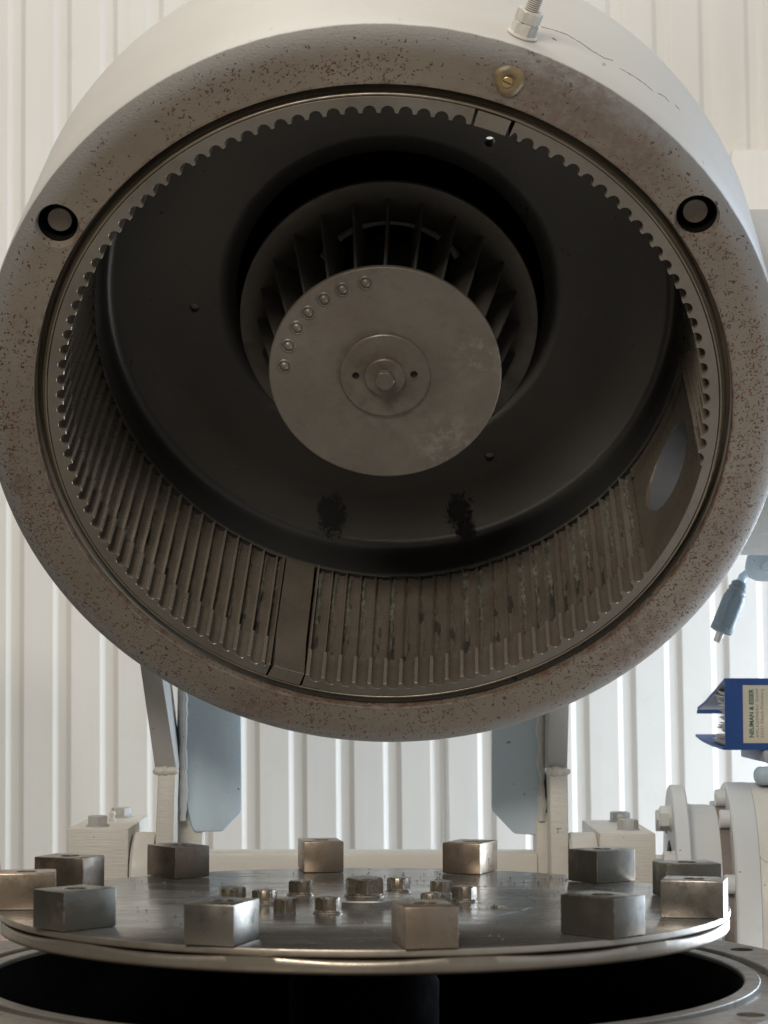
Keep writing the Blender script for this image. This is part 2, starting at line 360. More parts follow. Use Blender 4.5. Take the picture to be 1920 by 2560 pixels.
# ------------------------------------------------------------------ object helpers
def mk(name, verts, faces, mat, parent=None, smooth=True, angle=40, loc=None, label=None):
    me = bpy.data.meshes.new(name); me.from_pydata([tuple(v) for v in verts], [], faces)
    return fin(name, me, mat, parent, smooth, angle, loc, label)
def fin(name, me, mat, parent=None, smooth=True, angle=40, loc=None, label=None):
    me.validate(); me.update()
    o = bpy.data.objects.new(name, me); COL.objects.link(o)
    for m_ in (mat if isinstance(mat, list) else [mat]): me.materials.append(m_)
    if smooth:
        me.polygons.foreach_set('use_smooth', [True] * len(me.polygons))
        try: me.set_sharp_from_angle(angle=R(angle))
        except Exception: pass
    if parent is not None: o.parent = parent
    if loc is not None: o.location = loc
    if label: o['label'] = label
    return o
def fromobj(o):      # recalc normals outward
    bm = bmesh.new(); bm.from_mesh(o.data); bmesh.ops.recalc_face_normals(bm, faces=bm.faces); bm.to_mesh(o.data); bm.free(); return o
def thing(name, label, cat, loc=(0, 0, 0), group=None):
    o = bpy.data.objects.new(name, None); COL.objects.link(o); o.location = loc
    o.empty_display_size = 0.05
    o['label'] = label; o['category'] = cat
    if group: o['group'] = group
    return o
def tag(o, label, cat, group=None, kind=None):
    if label: o['label'] = label
    if cat: o['category'] = cat
    if group: o['group'] = group
    if kind: o['kind'] = kind
    return o
def merge(*parts):
    V = []; F = []
    for v, f in parts:
        n = len(V); V += [tuple(p) for p in v]; F += [tuple(i + n for i in q) for q in f]
    return V, F
def xf(part, m):
    return [m @ Vector(v) for v in part[0]], part[1]
def lathe(prof, seg=96, closed=False, a0=0.0, a1=2 * PI, cap0=False, cap1=False, mod=None):
    """revolve (r, z) profile about z"""
    full = abs(a1 - a0 - 2 * PI) < 1e-6
    n = seg if full else seg + 1
    V = []; F = []; P = len(prof)
    for j in range(n):
        a = a0 + (a1 - a0) * j / seg
        for i, (r, z) in enumerate(prof):
            if mod: r, z = mod(a, i, r, z)
            V.append((r * math.cos(a), r * math.sin(a), z))
    for j in range(seg):
        j2 = (j + 1) % n
        for i in range(P if closed else P - 1):
            i2 = (i + 1) % P
            F.append((j * P + i, j2 * P + i, j2 * P + i2, j * P + i2))
    if cap0: F.append(tuple(j * P for j in range(n)))
    if cap1: F.append(tuple(j * P + P - 1 for j in range(n)))
    return V, F
def box(x0, x1, y0, y1, z0, z1, bev=0.0, segs=2):
    bm = bmesh.new(); bmesh.ops.create_cube(bm, size=1.0)
    for v in bm.verts:
        v.co = Vector(((x0 + x1) / 2 + v.co.x * (x1 - x0), (y0 + y1) / 2 + v.co.y * (y1 - y0), (z0 + z1) / 2 + v.co.z * (z1 - z0)))
    if bev: bmesh.ops.bevel(bm, geom=bm.edges[:], offset=bev, segments=segs, affect='EDGES', profile=0.5)
    V = [v.co.copy() for v in bm.verts]; bm.verts.index_update()
    F = [tuple(v.index for v in f.verts) for f in bm.faces]; bm.free(); return V, F
def prism(poly, y0, y1, bev=0.0):
    """polygon in xz extruded in y"""
    bm = bmesh.new(); vs = [bm.verts.new((x, y0, z)) for x, z in poly]; f = bm.faces.new(vs)
    r_ = bmesh.ops.extrude_face_region(bm, geom=[f])
    for e in r_['geom']:
        if isinstance(e, bmesh.types.BMVert): e.co.y = y1
    bmesh.ops.recalc_face_normals(bm, faces=bm.faces)
    if bev: bmesh.ops.bevel(bm, geom=bm.edges[:], offset=bev, segments=2, affect='EDGES', profile=0.5)
    bm.verts.index_update(); V = [v.co.copy() for v in bm.verts]; F = [tuple(v.index for v in f.verts) for f in bm.faces]; bm.free(); return V, F
def hexhead(r, h, ch=0.0008, dimple=False):
    """hexagon head with chamfered top about z, base at 0"""
    n = 48; V = []; F = []
    def hexr(a): 
        t = (a + PI / 6) % (PI / 3) - PI / 6
        return r * math.cos(PI / 6) / math.cos(t)
    rings = [(0, 0.0, 1), (0, h * 0.86, 1), (1, h, 0)]
    prof = []
    for j in range(n):
        a = 2 * PI * j / n; hr = hexr(a)
        cr = r * math.cos(PI / 6) * 0.97
        z_edge = h - (hr - cr) * 0.50 - ch * 0.4
        V += [(hr * math.cos(a), hr * math.sin(a), 0), (hr * math.cos(a), hr * math.sin(a), z_edge), (cr * math.cos(a), cr * math.sin(a), h)]
    for j in range(n):
        k2 = (j + 1) % n
        F += [(3 * j, 3 * k2, 3 * k2 + 1, 3 * j + 1), (3 * j + 1, 3 * k2 + 1, 3 * k2 + 2, 3 * j + 2)]
    F.append(tuple(3 * j + 2 for j in range(n))); F.append(tuple(3 * j for j in reversed(range(n))))
    return V, F
def disc(r, z0, z1, ch=0.0004, seg=48, rin=0.0):
    if rin: return lathe([(rin, z0), (r, z0), (r, z1 - ch), (r - ch, z1), (rin, z1)], seg, closed=True)
    return lathe([(0.0001, z0), (r, z0), (r, z1 - ch), (r - ch, z1), (0.0001, z1)], seg)
def tube(pts, rad, seg=10, cap=True):
    V = []; F = []
    pts = [Vector(p) for p in pts]; n = len(pts)
    prev = None
    for i, p in enumerate(pts):
        d = (pts[min(i + 1, n - 1)] - pts[max(i - 1, 0)]).normalized()
        if prev is None:
            a = d.orthogonal().normalized()
        else:
            a = (prev - d * prev.dot(d)).normalized()
        prev = a; b = d.cross(a); rd = rad[i] if isinstance(rad, (list, tuple)) else rad
        for j in range(seg):
            t = 2 * PI * j / seg; V.append(p + a * math.cos(t) * rd + b * math.sin(t) * rd)
    for i in range(n - 1):
        for j in range(seg):
            F.append((i * seg + j, i * seg + (j + 1) % seg, (i + 1) * seg + (j + 1) % seg, (i + 1) * seg + j))
    if cap: F.append(tuple(range(seg))[::-1]); F.append(tuple((n - 1) * seg + j for j in range(seg)))
    return V, F
def boolean(o, cutters):
    """subtract temporary cutter meshes from o"""
    tmp = []
    for part in cutters:
        me = bpy.data.meshes.new('cut'); me.from_pydata([tuple(v) for v in part[0]], [], part[1]); me.update()
        c = bpy.data.objects.new('cut', me); COL.objects.link(c); fromobj(c); c.matrix_world = o.matrix_world.copy() if False else Matrix()
        tmp.append(c)
    par = o.parent; o.parent = None; old = o.matrix_basis.copy(); o.matrix_basis = Matrix()
    for c in tmp:
        m_ = o.modifiers.new('b', 'BOOLEAN'); m_.operation = 'DIFFERENCE'; m_.object = c; m_.solver = 'EXACT'
    bpy.context.view_layer.update()
    dg = bpy.context.evaluated_depsgraph_get()
    me = bpy.data.meshes.new_from_object(o.evaluated_get(dg))
    o.modifiers.clear(); o.data = me; o.parent = par; o.matrix_basis = old
    for c in tmp: bpy.data.objects.remove(c)
    me.polygons.foreach_set('use_smooth', [True] * len(me.polygons))
    try: me.set_sharp_from_angle(angle=R(35))
    except Exception: pass
    return o
def rotz(a): return Matrix.Rotation(a, 4, 'Z')
def T(x, y, z): return Matrix.Translation((x, y, z))

# ------------------------------------------------------------------ floor and wall
flo = mk('floor', [(-6, -6, -0.95), (6, -6, -0.95), (6, 6, -0.95), (-6, 6, -0.95)], [(0, 1, 2, 3)], M['floor'], smooth=False)
tag(flo, 'grey concrete floor of the hall', None, kind='structure')

def corrugated():
    V = []; F = []
    pitch = 0.0683; x0 = -0.0502 - 0.003; dep = 0.0040; sl = 0.0085; wdt = 0.0275
    xs = []
    for k_ in range(-30, 16):
        b = x0 + k_ * pitch
        xs += [(b, 0), (b + 0.0012, 0.0003), (b + sl - 0.0012, dep - 0.0003), (b + sl, dep), (b + wdt - sl, dep), (b + wdt - sl + 0.0012, dep - 0.0003), (b + wdt - 0.0012, 0.0003), (b + wdt, 0)]
    zs = [-0.95 + i * 0.12 for i in range(29)]
    n = len(xs)
    for z in zs:
        for x, d in xs: V.append((x - 0.011 * z, 1.3 + d, z))
    for j in range(len(zs) - 1):
        for i in range(n - 1): F.append((j * n + i, j * n + i + 1, (j + 1) * n + i + 1, (j + 1) * n + i))
    nb = len(V)      # back skin so that the sheet has thickness
    for z in (zs[0], zs[-1]):
        for x in (xs[0][0], xs[-1][0]): V.append((x, 1.34, z))
    F.append((nb, nb + 2, nb + 3, nb + 1))
    return V, F
wall = mk('corrugated_wall', *corrugated(), M['wall'], smooth=True, angle=9)
tag(wall, 'white corrugated sheet metal wall behind the machine', 'wall')

mk('lap_seam', *box(0.1035, 0.1052, 1.2982, 1.3002, -0.95, 1.2, 0.0), M['arm_grey'], wall, smooth=False)
duct = mk('wall_duct', *box(0.505, 1.9, 1.16, 1.296, 0.42, 0.925, 0.006), M['wall'])
tag(duct, 'pale boxed duct along the wall at upper right, behind the lid', 'duct')

pole = thing('leaning_pole', 'red brown pole leaning at the left edge against the white wall', 'pole', (-0.40, 0.9, -0.95))
mk('shaft', *tube([(0.015, 0, 0.0), (-0.0865, 0, 0.9), (-0.14, 0, 1.32)], 0.021, 20), M['wood'], pole)
mk('end_cap', *xf(disc(0.023, 0, 0.02), T(0.015, 0, 0)), M['rubber'], pole)

# ------------------------------------------------------------------ lower mill body
body = thing('lower_mill_housing', 'round lower mill housing with worn steel flange around a dark bore', 'mill housing', (0, 0, -0.95))
B0 = 0.95
zf = -0.0562 + B0
flange = lathe([(0.3102, zf - 0.20), (0.3102, zf - 0.0012), (0.3112, zf), (0.3225, zf), (0.3232, zf - 0.0006), (0.3236, zf - 0.0055), (0.3350, zf - 0.0055), (0.3356, zf - 0.0010),
                (0.3366, zf), (0.381, zf), (0.3835, zf - 0.003), (0.3835, zf - 0.045), (0.372, zf - 0.055), (0.372, zf - 0.20)], 360, closed=True)
fl = mk('flange', *flange, M['body'], body, angle=35)
fromobj(fl)
cuts = []
for a in range(0, 360, 30):
    aa = R(a - 38.5)
    cuts.append(xf(disc(0.0105, -0.02, 0.02, 0.0001, 28), Matrix.Translation((0.3595 * math.cos(aa), 0.3595 * math.sin(aa), zf))))
boolean(fl, cuts)
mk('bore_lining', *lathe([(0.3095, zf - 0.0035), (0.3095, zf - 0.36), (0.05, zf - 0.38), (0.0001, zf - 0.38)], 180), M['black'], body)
mk('housing_barrel', *lathe([(0.372, zf - 0.20), (0.376, zf - 0.21), (0.376, 0.30), (0.41, 0.28), (0.41, 0.0), (0.0001, 0.0)], 120), M['cream'], body)
# bearing pedestal in the bore under the disc
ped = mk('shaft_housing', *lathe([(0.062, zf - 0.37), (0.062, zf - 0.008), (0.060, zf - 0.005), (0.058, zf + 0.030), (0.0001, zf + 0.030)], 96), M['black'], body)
mk('access_hole', *xf(disc(0.0092, -0.002, 0.0012, 0.0002), T(0.0102, -0.0618, zf - 0.050) @ Matrix.Rotation(R(90), 4, 'X')), M['slot'], ped)
mk('hinge_base', *box(-0.37, 0.37, 0.46, 0.67, zf - 0.09, zf - 0.006, 0.004), M['cream'], body)

# ------------------------------------------------------------------ beater disc
rot = thing('beater_disc', 'dark oily steel beater disc ringed by twelve steel blocks above the open bore', 'rotor disc', (0, 0, -0.019))
Z0 = 0.019
top = lathe([(0.0001, Z0), (0.1407, Z0), (0.1409, Z0 - 0.0009), (0.1412, Z0 - 0.0009), (0.1414, Z0), (0.2985, Z0), (0.2996, Z0 - 0.0005), (0.3, Z0 - 0.0013), (0.3, Z0 - 0.0045), (0.2990, Z0 - 0.0055), (0.292, Z0 - 0.0060)], 360)
dp_ = mk('disc_plate', *top, [M['disc'], M['rim']], rot, angle=30)
for p_ in dp_.data.polygons:
    if math.hypot(p_.center.x, p_.center.y) > 0.2991 and p_.center.z < Z0 - 0.0002: p_.material_index = 1
PH = R(-20.76)
def lipmod(a, i, r, z):
    # a measured from +x ; block angle measured from -y towards +x
    phi = a + PI / 2
    w = max(0.0, math.cos(12 * (phi - PH) * 0.5)) if False else 0.5 + 0.5 * math.cos(12 * (phi - PH - R(6)))
    w = w ** 1.4
    if i in (1, 2, 3): z += 0.0016 * w - 0.0006 + 0.0004 * i * w; r += 0.0008 * w
    return r, z
lip = lathe([(0.285, Z0 - 0.0062), (0.2950, Z0 - 0.0070), (0.2974, Z0 - 0.0076), (0.2986, Z0 - 0.0090), (0.2991, Z0 - 0.0115), (0.2990, Z0 - 0.0150), (0.2978, Z0 - 0.0172), (0.2950, Z0 - 0.0184), (0.12, Z0 - 0.019), (0.075, Z0 - 0.045), (0.055, Z0 - 0.052)], 480, mod=lipmod)
mk('rim_lip', *lip, M['rim'], rot, angle=50)

blk_labels = {0: 'bright steel block with a blue white sheen', }
def block_mesh():
    L_, W_, H_ = 0.0489, 0.0379, 0.0289
    return box(-W_ / 2, W_ / 2, -L_ / 2, L_ / 2, 0.0003, H_, 0.0009, 2)
jit = [2.4, 2.2, 8.2, 6.7, 1.9, -0.4, -2.4, 0.1, -1.0, -1.0, -0.5, 6.5]
for k_ in range(12):
    ph = PH + k_ * PI / 6; e = ph + R(jit[k_]) 
    rustb = k_ in (5, 6, 7, 8, 9)
    b = mk('beater_block', *block_mesh(), M[{0: 'block', 1: 'block_tan', 2: 'block_olive', 3: 'block', 4: 'block_olive', 5: 'block_olive', 6: 'block_tan', 7: 'block_tan', 8: 'block_rust', 9: 'block_rust', 10: 'block_tan', 11: 'block_olive'}[k_]], rot, loc=(0.2777 * math.sin(ph), -0.2777 * math.cos(ph), Z0))
    b.rotation_euler = (0, 0, e)
    b['label'] = {0: 'bright steel block nearest at front left', 1: 'tan block at front', 2: 'dark olive steel block', 3: 'plain grey steel block', 4: 'dark olive steel block', 5: 'dark olive steel block', 6: 'tan brown block at the back', 7: 'tan brown block at the back', 8: 'dark rust stained block', 9: 'dark rust stained block', 10: 'tan brown block', 11: 'dark olive steel block'}[k_]
    boolean(b, [disc(0.0088, 0.0289 - 0.004, 0.05, 0.0001, 28), disc(0.0040, 0.010, 0.05, 0.0001, 20)])
    ring = lathe([(0.0030, 0.0200), (0.0030, 0.0266), (0.0050, 0.0272), (0.0072, 0.0272), (0.0082, 0.0262), (0.0086, 0.0249)], 28)
    s_ = mk('socket_screw', *ring, M['bolt'], b)
# bolts on the disc: (x, y, radius, head height, washer?)
def bolt(parent, x, y, z, r, h, ang, wr=None, wh=0.0022, mat='bolt', name='hex_bolt', axis=None):
    g = Matrix.Translation((x, y, z)) @ (axis if axis is not None else Matrix()) 
    base = wh if wr else 0.0
    o = mk(name, *xf(hexhead(r, h), rotz(R(ang))), M[mat], parent)
    o.matrix_local = g @ T(0, 0, base)
    if wr:
        w = mk('washer', *merge(xf(disc(wr, 0, wh * 0.45, 0.0003, 40), T(0, 0, -base)), xf(disc(wr * 0.90, wh * 0.5, wh, 0.0003, 40), T(0.0002, 0.0002, -base))), M[mat], o)
    return o
hub = mk('hub_cap', *lathe([(0.0001, Z0 + 0.0045), (0.0395, Z0 + 0.0045), (0.0405, Z0 + 0.0035), (0.0405, Z0 + 0.0001)], 96), M['disc'], rot)
bolt(rot, 0.000, 0.0, Z0 + 0.0046, 0.0170, 0.0125, 8, 0.0170, 0.0028)
for x, y, r, h, a, wr in ((-0.109, -0.006, 0.0118, 0.0128, 12, None), (-0.082, -0.016, 0.0104, 0.0090, 30, 0.0112), (-0.063, -0.070, 0.0102, 0.0108, 5, None),
                      (-0.055, 0.052, 0.0108, 0.0098, 50, 0.0118), (-0.028, -0.083, 0.0106, 0.0102, 40, 0.0120), (0.029, 0.080, 0.0103, 0.0096, 22, 0.0113),
                      (0.065, 0.050, 0.0102, 0.0096, 8, 0.0112), (0.083, 0.004, 0.0106, 0.0098, 33, 0.0113), (0.056, -0.010, 0.0100, 0.0085, 15, None)):
    bolt(rot, x, y, Z0, r, h, a, wr, 0.0026)

# loose crumbs on the disc
def crumbs():
    V = []; F = []; mi = []
    def one(x, y, s, m_):
        n0 = len(V); a = random.random() * 6
        for i in range(6):
            t = a + i * PI / 3; rr_ = s * random.uniform(0.5, 1.2)
            V.append((x + rr_ * math.cos(t), y + rr_ * math.sin(t) * 0.8, 0.0))
        V.append((x, y, s * random.uniform(0.5, 1.1)))
        for i in range(6): F.append((n0 + i, n0 + (i + 1) % 6, n0 + 6)); mi.append(m_)
        F.append(tuple(n0 + i for i in reversed(range(6)))); mi.append(m_)
    for _ in range(260):
        r = 0.292 * math.sqrt(random.random()); t = random.random() * 2 * PI
        one(r * math.cos(t), r * math.sin(t), random.choice([0.0005, 0.0006, 0.0008, 0.0011]), 1 if random.random() < 0.3 else 0)
    for _ in range(55): one(random.gauss(0.19, 0.03), random.gauss(0.19, 0.03), random.uniform(0.0005, 0.0013), 0)
    for _ in range(30): one(random.gauss(0.105, 0.007), random.gauss(-0.045, 0.004), random.uniform(0.0006, 0.0016), random.choice([0, 1]))
    for _ in range(50): one(random.gauss(0.06, 0.04), random.gauss(0.20, 0.03), random.uniform(0.0005, 0.0014), 0)
    one(-0.166, -0.128, 0.0022, 1)
    return V, F, mi
V_, F_, mi_ = crumbs()
cr = mk('debris', V_, F_, [M['crumb'], M['crumb_light']], loc=(0, 0, 0.0004), smooth=False)
for p_, m_ in zip(cr.data.polygons, mi_): p_.material_index = m_
tag(cr, 'scattered dark and pale crumbs lying on the oily steel disc', 'debris', kind='stuff')

# ------------------------------------------------------------------ lid (upper housing, swung open)
lid = thing('upper_mill_housing', 'tilted open round mill lid, cream outside, with a rust speckled front ring', 'mill lid', (0.01372, 0.23272, 0.42825))
Rm = Matrix(((0.999334, -0.020451, -0.030223), (-0.036492, -0.56005, -0.827655), (0.0, 0.828206, -0.560423)))
LM = Matrix.Translation((0.01372, 0.23272, 0.42825)) @ Rm.to_4x4()
lid.rotation_euler = Rm.to_euler()
LI = LM.inverted()
def tolid(part): return [LI @ Vector(v) for v in part[0]], part[1]
def pol(th, r, s): return Vector((r * math.cos(R(th)), r * math.sin(R(th)), -s))
def lp(prof): return [(r, -s) for r, s in prof]

casing = lathe(lp([(0.3330, 0.0008), (0.3338, 0.0), (0.358, 0.0), (0.366, 0.0007), (0.3735, 0.0027), (0.3795, 0.0058), (0.3832, 0.0095), (0.3842, 0.0115), (0.3848, 0.014),
                   (0.3860, 0.06), (0.3872, 0.15), (0.3880, 0.235), (0.3865, 0.250), (0.3815, 0.262), (0.372, 0.270), (0.30, 0.285), (0.24, 0.300), (0.225, 0.42), (0.20, 0.43), (0.20, 0.292), (0.3235, 0.282), (0.3235, 0.0235), (0.3330, 0.0235)]), 480, closed=True)
cas = mk('casing', *casing, M['lid'], lid, angle=35)
fromobj(cas)
def radial_m(th, r, s):   # z' axis pointing outward along the radius
    d = Vector((math.cos(R(th)), math.sin(R(th)), 0)); tang = Vector((-math.sin(R(th)), math.cos(R(th)), 0)); ax = tang.cross(d)
    m_ = Matrix((tang, d.cross(tang), d)).transposed().to_4x4()
    return Matrix.Translation(pol(th, r, s)) @ m_
HOLES = [(145.4, 0.3560), (35.5, 0.3551)]
cuts = [xf(lathe([(0.0001, 0.02), (0.0215, 0.02), (0.0215, 0.0005), (0.0185, -0.007), (0.0180, -0.040), (0.0001, -0.040)], 64), Matrix.Translation(pol(t, r_, 0))) for t, r_ in HOLES]
cuts.append(xf(disc(0.048, -0.03, 0.2, 0.0001, 64), radial_m(-21.9, 0.29, 0.123)))
cuts.append(xf(disc(0.0075, -0.12, 0.03, 0.0001, 28), Matrix.Translation(pol(59.2, 0.2063, 0.285)) @ Matrix.Rotation(R(-18), 4, 'X')))
boolean(cas, cuts)
for t, r_ in HOLES:
    mk('recessed_pin', *xf(lathe([(0.0114, -0.040), (0.0114, -0.0165), (0.0110, -0.0158), (0.0001, -0.0158)], 48), Matrix.Translation(pol(t, r_ - 0.0005, 0))), M['wheel'], lid)
    mk('hole_shade_lining', *xf(lathe([(0.0186, -0.0085), (0.0178, -0.0092), (0.0178, -0.0385), (0.0001, -0.0385)], 48), Matrix.Translation(pol(t, r_, 0))), M['black'], lid)  # added black lining, paints in the shade around the pin
# seal ring (bare steel) in the recess
sr = mk('seal_ring', *lathe(lp([(0.3328, 0.0225), (0.3290, 0.0215), (0.3282, 0.0180), (0.3262, 0.0105), (0.3256, 0.0098), (0.3249, 0.0100), (0.3236, 0.0046), (0.3230, 0.0040), (0.3219, 0.0040), (0.3214, 0.0047), (0.3213, 0.0230), (0.3328, 0.0230)]), 360, closed=True), M['bare'], lid, angle=30)

# toothed liner
def sstep(a, b, x):
    t = max(0.0, min(1.0, (x - a) / (b - a))); return t * t * (3 - 2 * t)
SD = [0.0040, 0.0044] + [0.0065 + i * 0.0055 for i in range(8)] + [0.0495 + i * 0.0022 for i in range(10)] + [0.073 + i * 0.0047 for i in range(31)] + [0.2195, 0.2208]
TT = [-1.5, -1.30, -1.19, -1.15, -1.04, -0.85, -0.60, -0.30, 0.0, 0.30, 0.60, 0.85, 1.04, 1.15, 1.19, 1.30]
def prof_r(t, hw=1.17, land=0.3054, dep=0.0066):
    return land + (dep * math.sqrt(max(0.0, 1 - (t / hw) ** 2)) if abs(t) < hw else 0.0)
def liner_r(k_, t, s):
    base = prof_r(t)
    rnd = noise.noise(Vector((k_ * 1.7, 3.1, 0)))
    sw = 0.0525 + 0.0035 * rnd
    w = sstep(sw - 0.001, sw + 0.0022, s)
    if w <= 0: return base
    n1 = noise.noise(Vector((k_ * 0.9 + 5, s * 45, 1.3))); n2 = noise.noise(Vector((k_ * 2.3, s * 110, t * 1.1)))
    # worn zone: the land thins to a ridge, one flank is gouged into a pit, the other stays a smooth lobe
    u = (s - sw) / (0.22 - sw)
    g = min(1.0, (1.5 - abs(t)) / 0.34) ** 0.7 if abs(t) < 1.5 else 0.0
    b = -0.95 + 1.05 * math.sin(PI * min(1.0, 0.12 + u * 1.15)) ** 2 * (0.75 + 0.6 * rnd) + 0.35 * n1
    p_ = 1 - sstep(b - 0.16, b + 0.16, t)
    dl = 0.0044 + 0.0020 * u + 0.0012 * math.cos(min(1.5, abs(t - 0.45)) * 1.6) * (0.4 + u)
    dp = 0.0092 + 0.0015 * n2
    r = 0.3061 + g * (dl * (1 - p_) + dp * p_) + 0.0004 * n2
    return base * (1 - w) + r * w
def liner_segment(a0, a1, name, label):
    ths = []
    k0 = math.floor((a0 + 89.1) / 3.0) - 1; k1 = math.ceil((a1 + 89.1) / 3.0) + 1
    for k_ in range(k0, k1 + 1):
        for t in TT:
            th = -89.1 + 3.0 * k_ + t
            if a0 <= th <= a1: ths.append((th, k_, t))
    V = []; F = []; ns = len(SD); SO = set(); LA = set()
    for th, k_, t in ths:
        for s in SD:
            smooth_zone = sstep(-34.2, -33.4, th) * (1 - sstep(-9.6, -8.8, th))
            edge = min(abs(th - a0), abs(th - a1)); er = sstep(0.2, 0.9, edge)
            r = liner_r(k_, t, s)
            r = 0.3056 * (1 - er) + r * er
            if smooth_zone > 0:
                r = r * (1 - smooth_zone) + 0.3118 * smooth_zone
            if s == SD[0]: r += 0.0005
            V.append(pol(th, r, s))
        # front face and back
        V.append(pol(th, 0.3203, 0.0040)); V.append(pol(th, 0.3208, 0.0045)); V.append(pol(th, 0.3208, 0.2208))
    P = ns + 3
    for j in range(len(ths) - 1):
        a, b = ths[j][0], ths[j + 1][0]; mid = (a + b) / 2
        for i in range(ns - 1):
            sm = (SD[i] + SD[i + 1]) / 2
            # leave the outlet opening to its own framed patch
            if -33.6 < mid < -9.4 and 0.052 < sm < 0.198: continue
            F.append((j * P + i, j * P + i + 1, (j + 1) * P + i + 1, (j + 1) * P + i))
            if not (-34.3 < mid < -8.8) and sm > 0.056 and ths[j][2] < -0.25 and ths[j][2] > -1.25 and noise.noise(Vector((ths[j][1] * 1.3, sm * 28, ths[j][2] * 0.8))) > 0.14 + (sm - 0.07) * 4.0: SO.add(len(F) - 1)
            tm = abs((ths[j][2] + ths[j + 1][2]) / 2) if ths[j + 1][2] > ths[j][2] else 1.5
            if not (-34.3 < mid < -8.8) and ((sm < 0.053 and tm > 1.16) or (sm >= 0.053 and tm > 1.36)): LA.add(len(F) - 1)
        F.append((j * P, (j + 1) * P, (j + 1) * P + ns, j * P + ns))
        F.append((j * P + ns, (j + 1) * P + ns, (j + 1) * P + ns + 1, j * P + ns + 1))
        if not (-33.6 < mid < -9.4): F.append((j * P + ns + 1, (j + 1) * P + ns + 1, (j + 1) * P + ns + 2, j * P + ns + 2))
        F.append((j * P + ns + 2, (j + 1) * P + ns + 2, (j + 1) * P + ns - 1, j * P + ns - 1))
    n = len(ths) - 1
    F.append(tuple(range(P)));  F.append(tuple(n * P + i for i in reversed(range(P))))
    o = mk(name, V, F, [M['liner'], M['liner_face'], M['soot'], M['land']], lid, angle=48, label=label)
    for i_ in LA: o.data.polygons[i_].material_index = 3
    for i_ in SO: o.data.polygons[i_].material_index = 2
    for p_ in o.data.polygons:
        if abs(p_.center.z + 0.0040) < 0.00012: p_.use_smooth = False; p_.material_index = 1
    return o
liner_segment(-106.1, 67.4, 'toothed_liner', 'right half of the toothed liner, with a round outlet')
liner_segment(73.8, 246.9, 'toothed_liner', 'left half of the toothed liner')
# key blocks between the liner halves
def key(a0, a1, sk0, sk1, name='key_block'):
    V = []; F = []; S = [0.0036, 0.0042, 0.02, 0.0555, 0.0575, 0.10, 0.158, 0.163, 0.19, 0.219]; N = 8
    for j in range(N + 1):
        for s in S:
            f = j / N; lo = a0 + sk0 * max(0, 1 - s / 0.06); hi = a1 + sk1 * max(0, 1 - s / 0.06)
            th = lo + (hi - lo) * f
            r = 0.3054 if s < 0.056 else (0.3085 + 0.0012 * math.sin(f * PI * 1.3) + 0.0006 * noise.noise(Vector((f * 3, s * 40, 2))) if s < 0.160 else 0.3068)
            if s == S[0]: r += 0.0006
            V.append(pol(th, r, s))
        V.append(pol(lo + (hi - lo) * f, 0.3203, S[0])); V.append(pol(lo + (hi - lo) * f, 0.3208, 0.219))
    P = len(S) + 2
    for j in range(N):
        for i in range(P):
            i2 = (i + 1) % P
            # order: inner surface 0..n-1 then back outer, front outer
        ns = len(S)
        order = list(range(ns)) + [ns + 1, ns]
        for q in range(P):
            i, i2 = order[q], order[(q + 1) % P]
            F.append((j * P + i, j * P + i2, (j + 1) * P + i2, (j + 1) * P + i))
    order = list(range(len(S))) + [len(S) + 1, len(S)]
    F.append(tuple(order)); F.append(tuple(N * P + i for i in reversed(order)))
    return fromobj(mk(name, V, F, M['liner'], lid, angle=30))
key(-112.7, -106.6, 0.3, 0.3)
key(67.9, 73.4, 0.0, 0.0)

# framed patch with the round outlet on the right of the liner
def outlet_patch():
    V = []; F = []; N = 96; rc = 0.3118; thc, sc = -21.9, 0.123; rad = 0.048
    t0, t1, s0, s1 = -33.75, -9.25, 0.0495, 0.2005
    hx = [(rad / rc) * 180 / PI, rad]
    for j in range(N):
        a = 2 * PI * j / N; ca, sa = math.cos(a), math.sin(a)
        # rectangle boundary hit
        bx = ((t1 - thc) if ca > 0 else (thc - t0)); by = ((s1 - sc) if sa > 0 else (sc - s0))
        kx = bx / (abs(ca) * hx[0] + 1e-9); ky = by / (abs(sa) * hx[1] + 1e-9); kk = min(kx, ky)
        ex, ey = thc + ca * hx[0], sc + sa * hx[1]
        ox, oy = thc + ca * hx[0] * kk, sc + sa * hx[1] * kk
        for f, dr in ((0, 0.012), (0, 0.0022), (0.03, 0.0006), (0.07, 0.0), (0.3, 0.0), (0.65, 0.0), (1.0, 0.0)):
            V.append(pol(ex + (ox - ex) * f, rc + 0.0003 + dr, ey + (oy - ey) * f))
    P = 7
    for j in range(N):
        j2 = (j + 1) % N
        for i in range(P - 1): F.append((j * P + i, j2 * P + i, j2 * P + i + 1, j * P + i + 1))
    return V, F
mk('outlet_frame', *outlet_patch(), M['liner'], lid, angle=30)
mk('outlet_pipe', *xf(lathe([(0.0478, 0.0), (0.0478, 0.066), (0.0495, 0.066), (0.0495, 0.0)], 64, closed=True), radial_m(-21.9, 0.3125, 0.123)), M['pipe_steel'], lid)

# inner dish (back wall) with three small through holes
dish = lathe(lp([(0.3072, 0.2215), (0.3082, 0.2225), (0.3078, 0.245), (0.3072, 0.262), (0.3050, 0.2685), (0.3005, 0.2730), (0.2930, 0.2755), (0.240, 0.2800), (0.186, 0.2825), (0.172, 0.2840), (0.1655, 0.2890), (0.1635, 0.298), (0.1635, 0.315),
                 (0.176, 0.316), (0.24, 0.290), (0.31, 0.281), (0.3200, 0.270), (0.3200, 0.2215)]), 360, closed=True)
dsh = mk('inner_dish', *dish, M['dish'], lid, angle=35); fromobj(dsh)
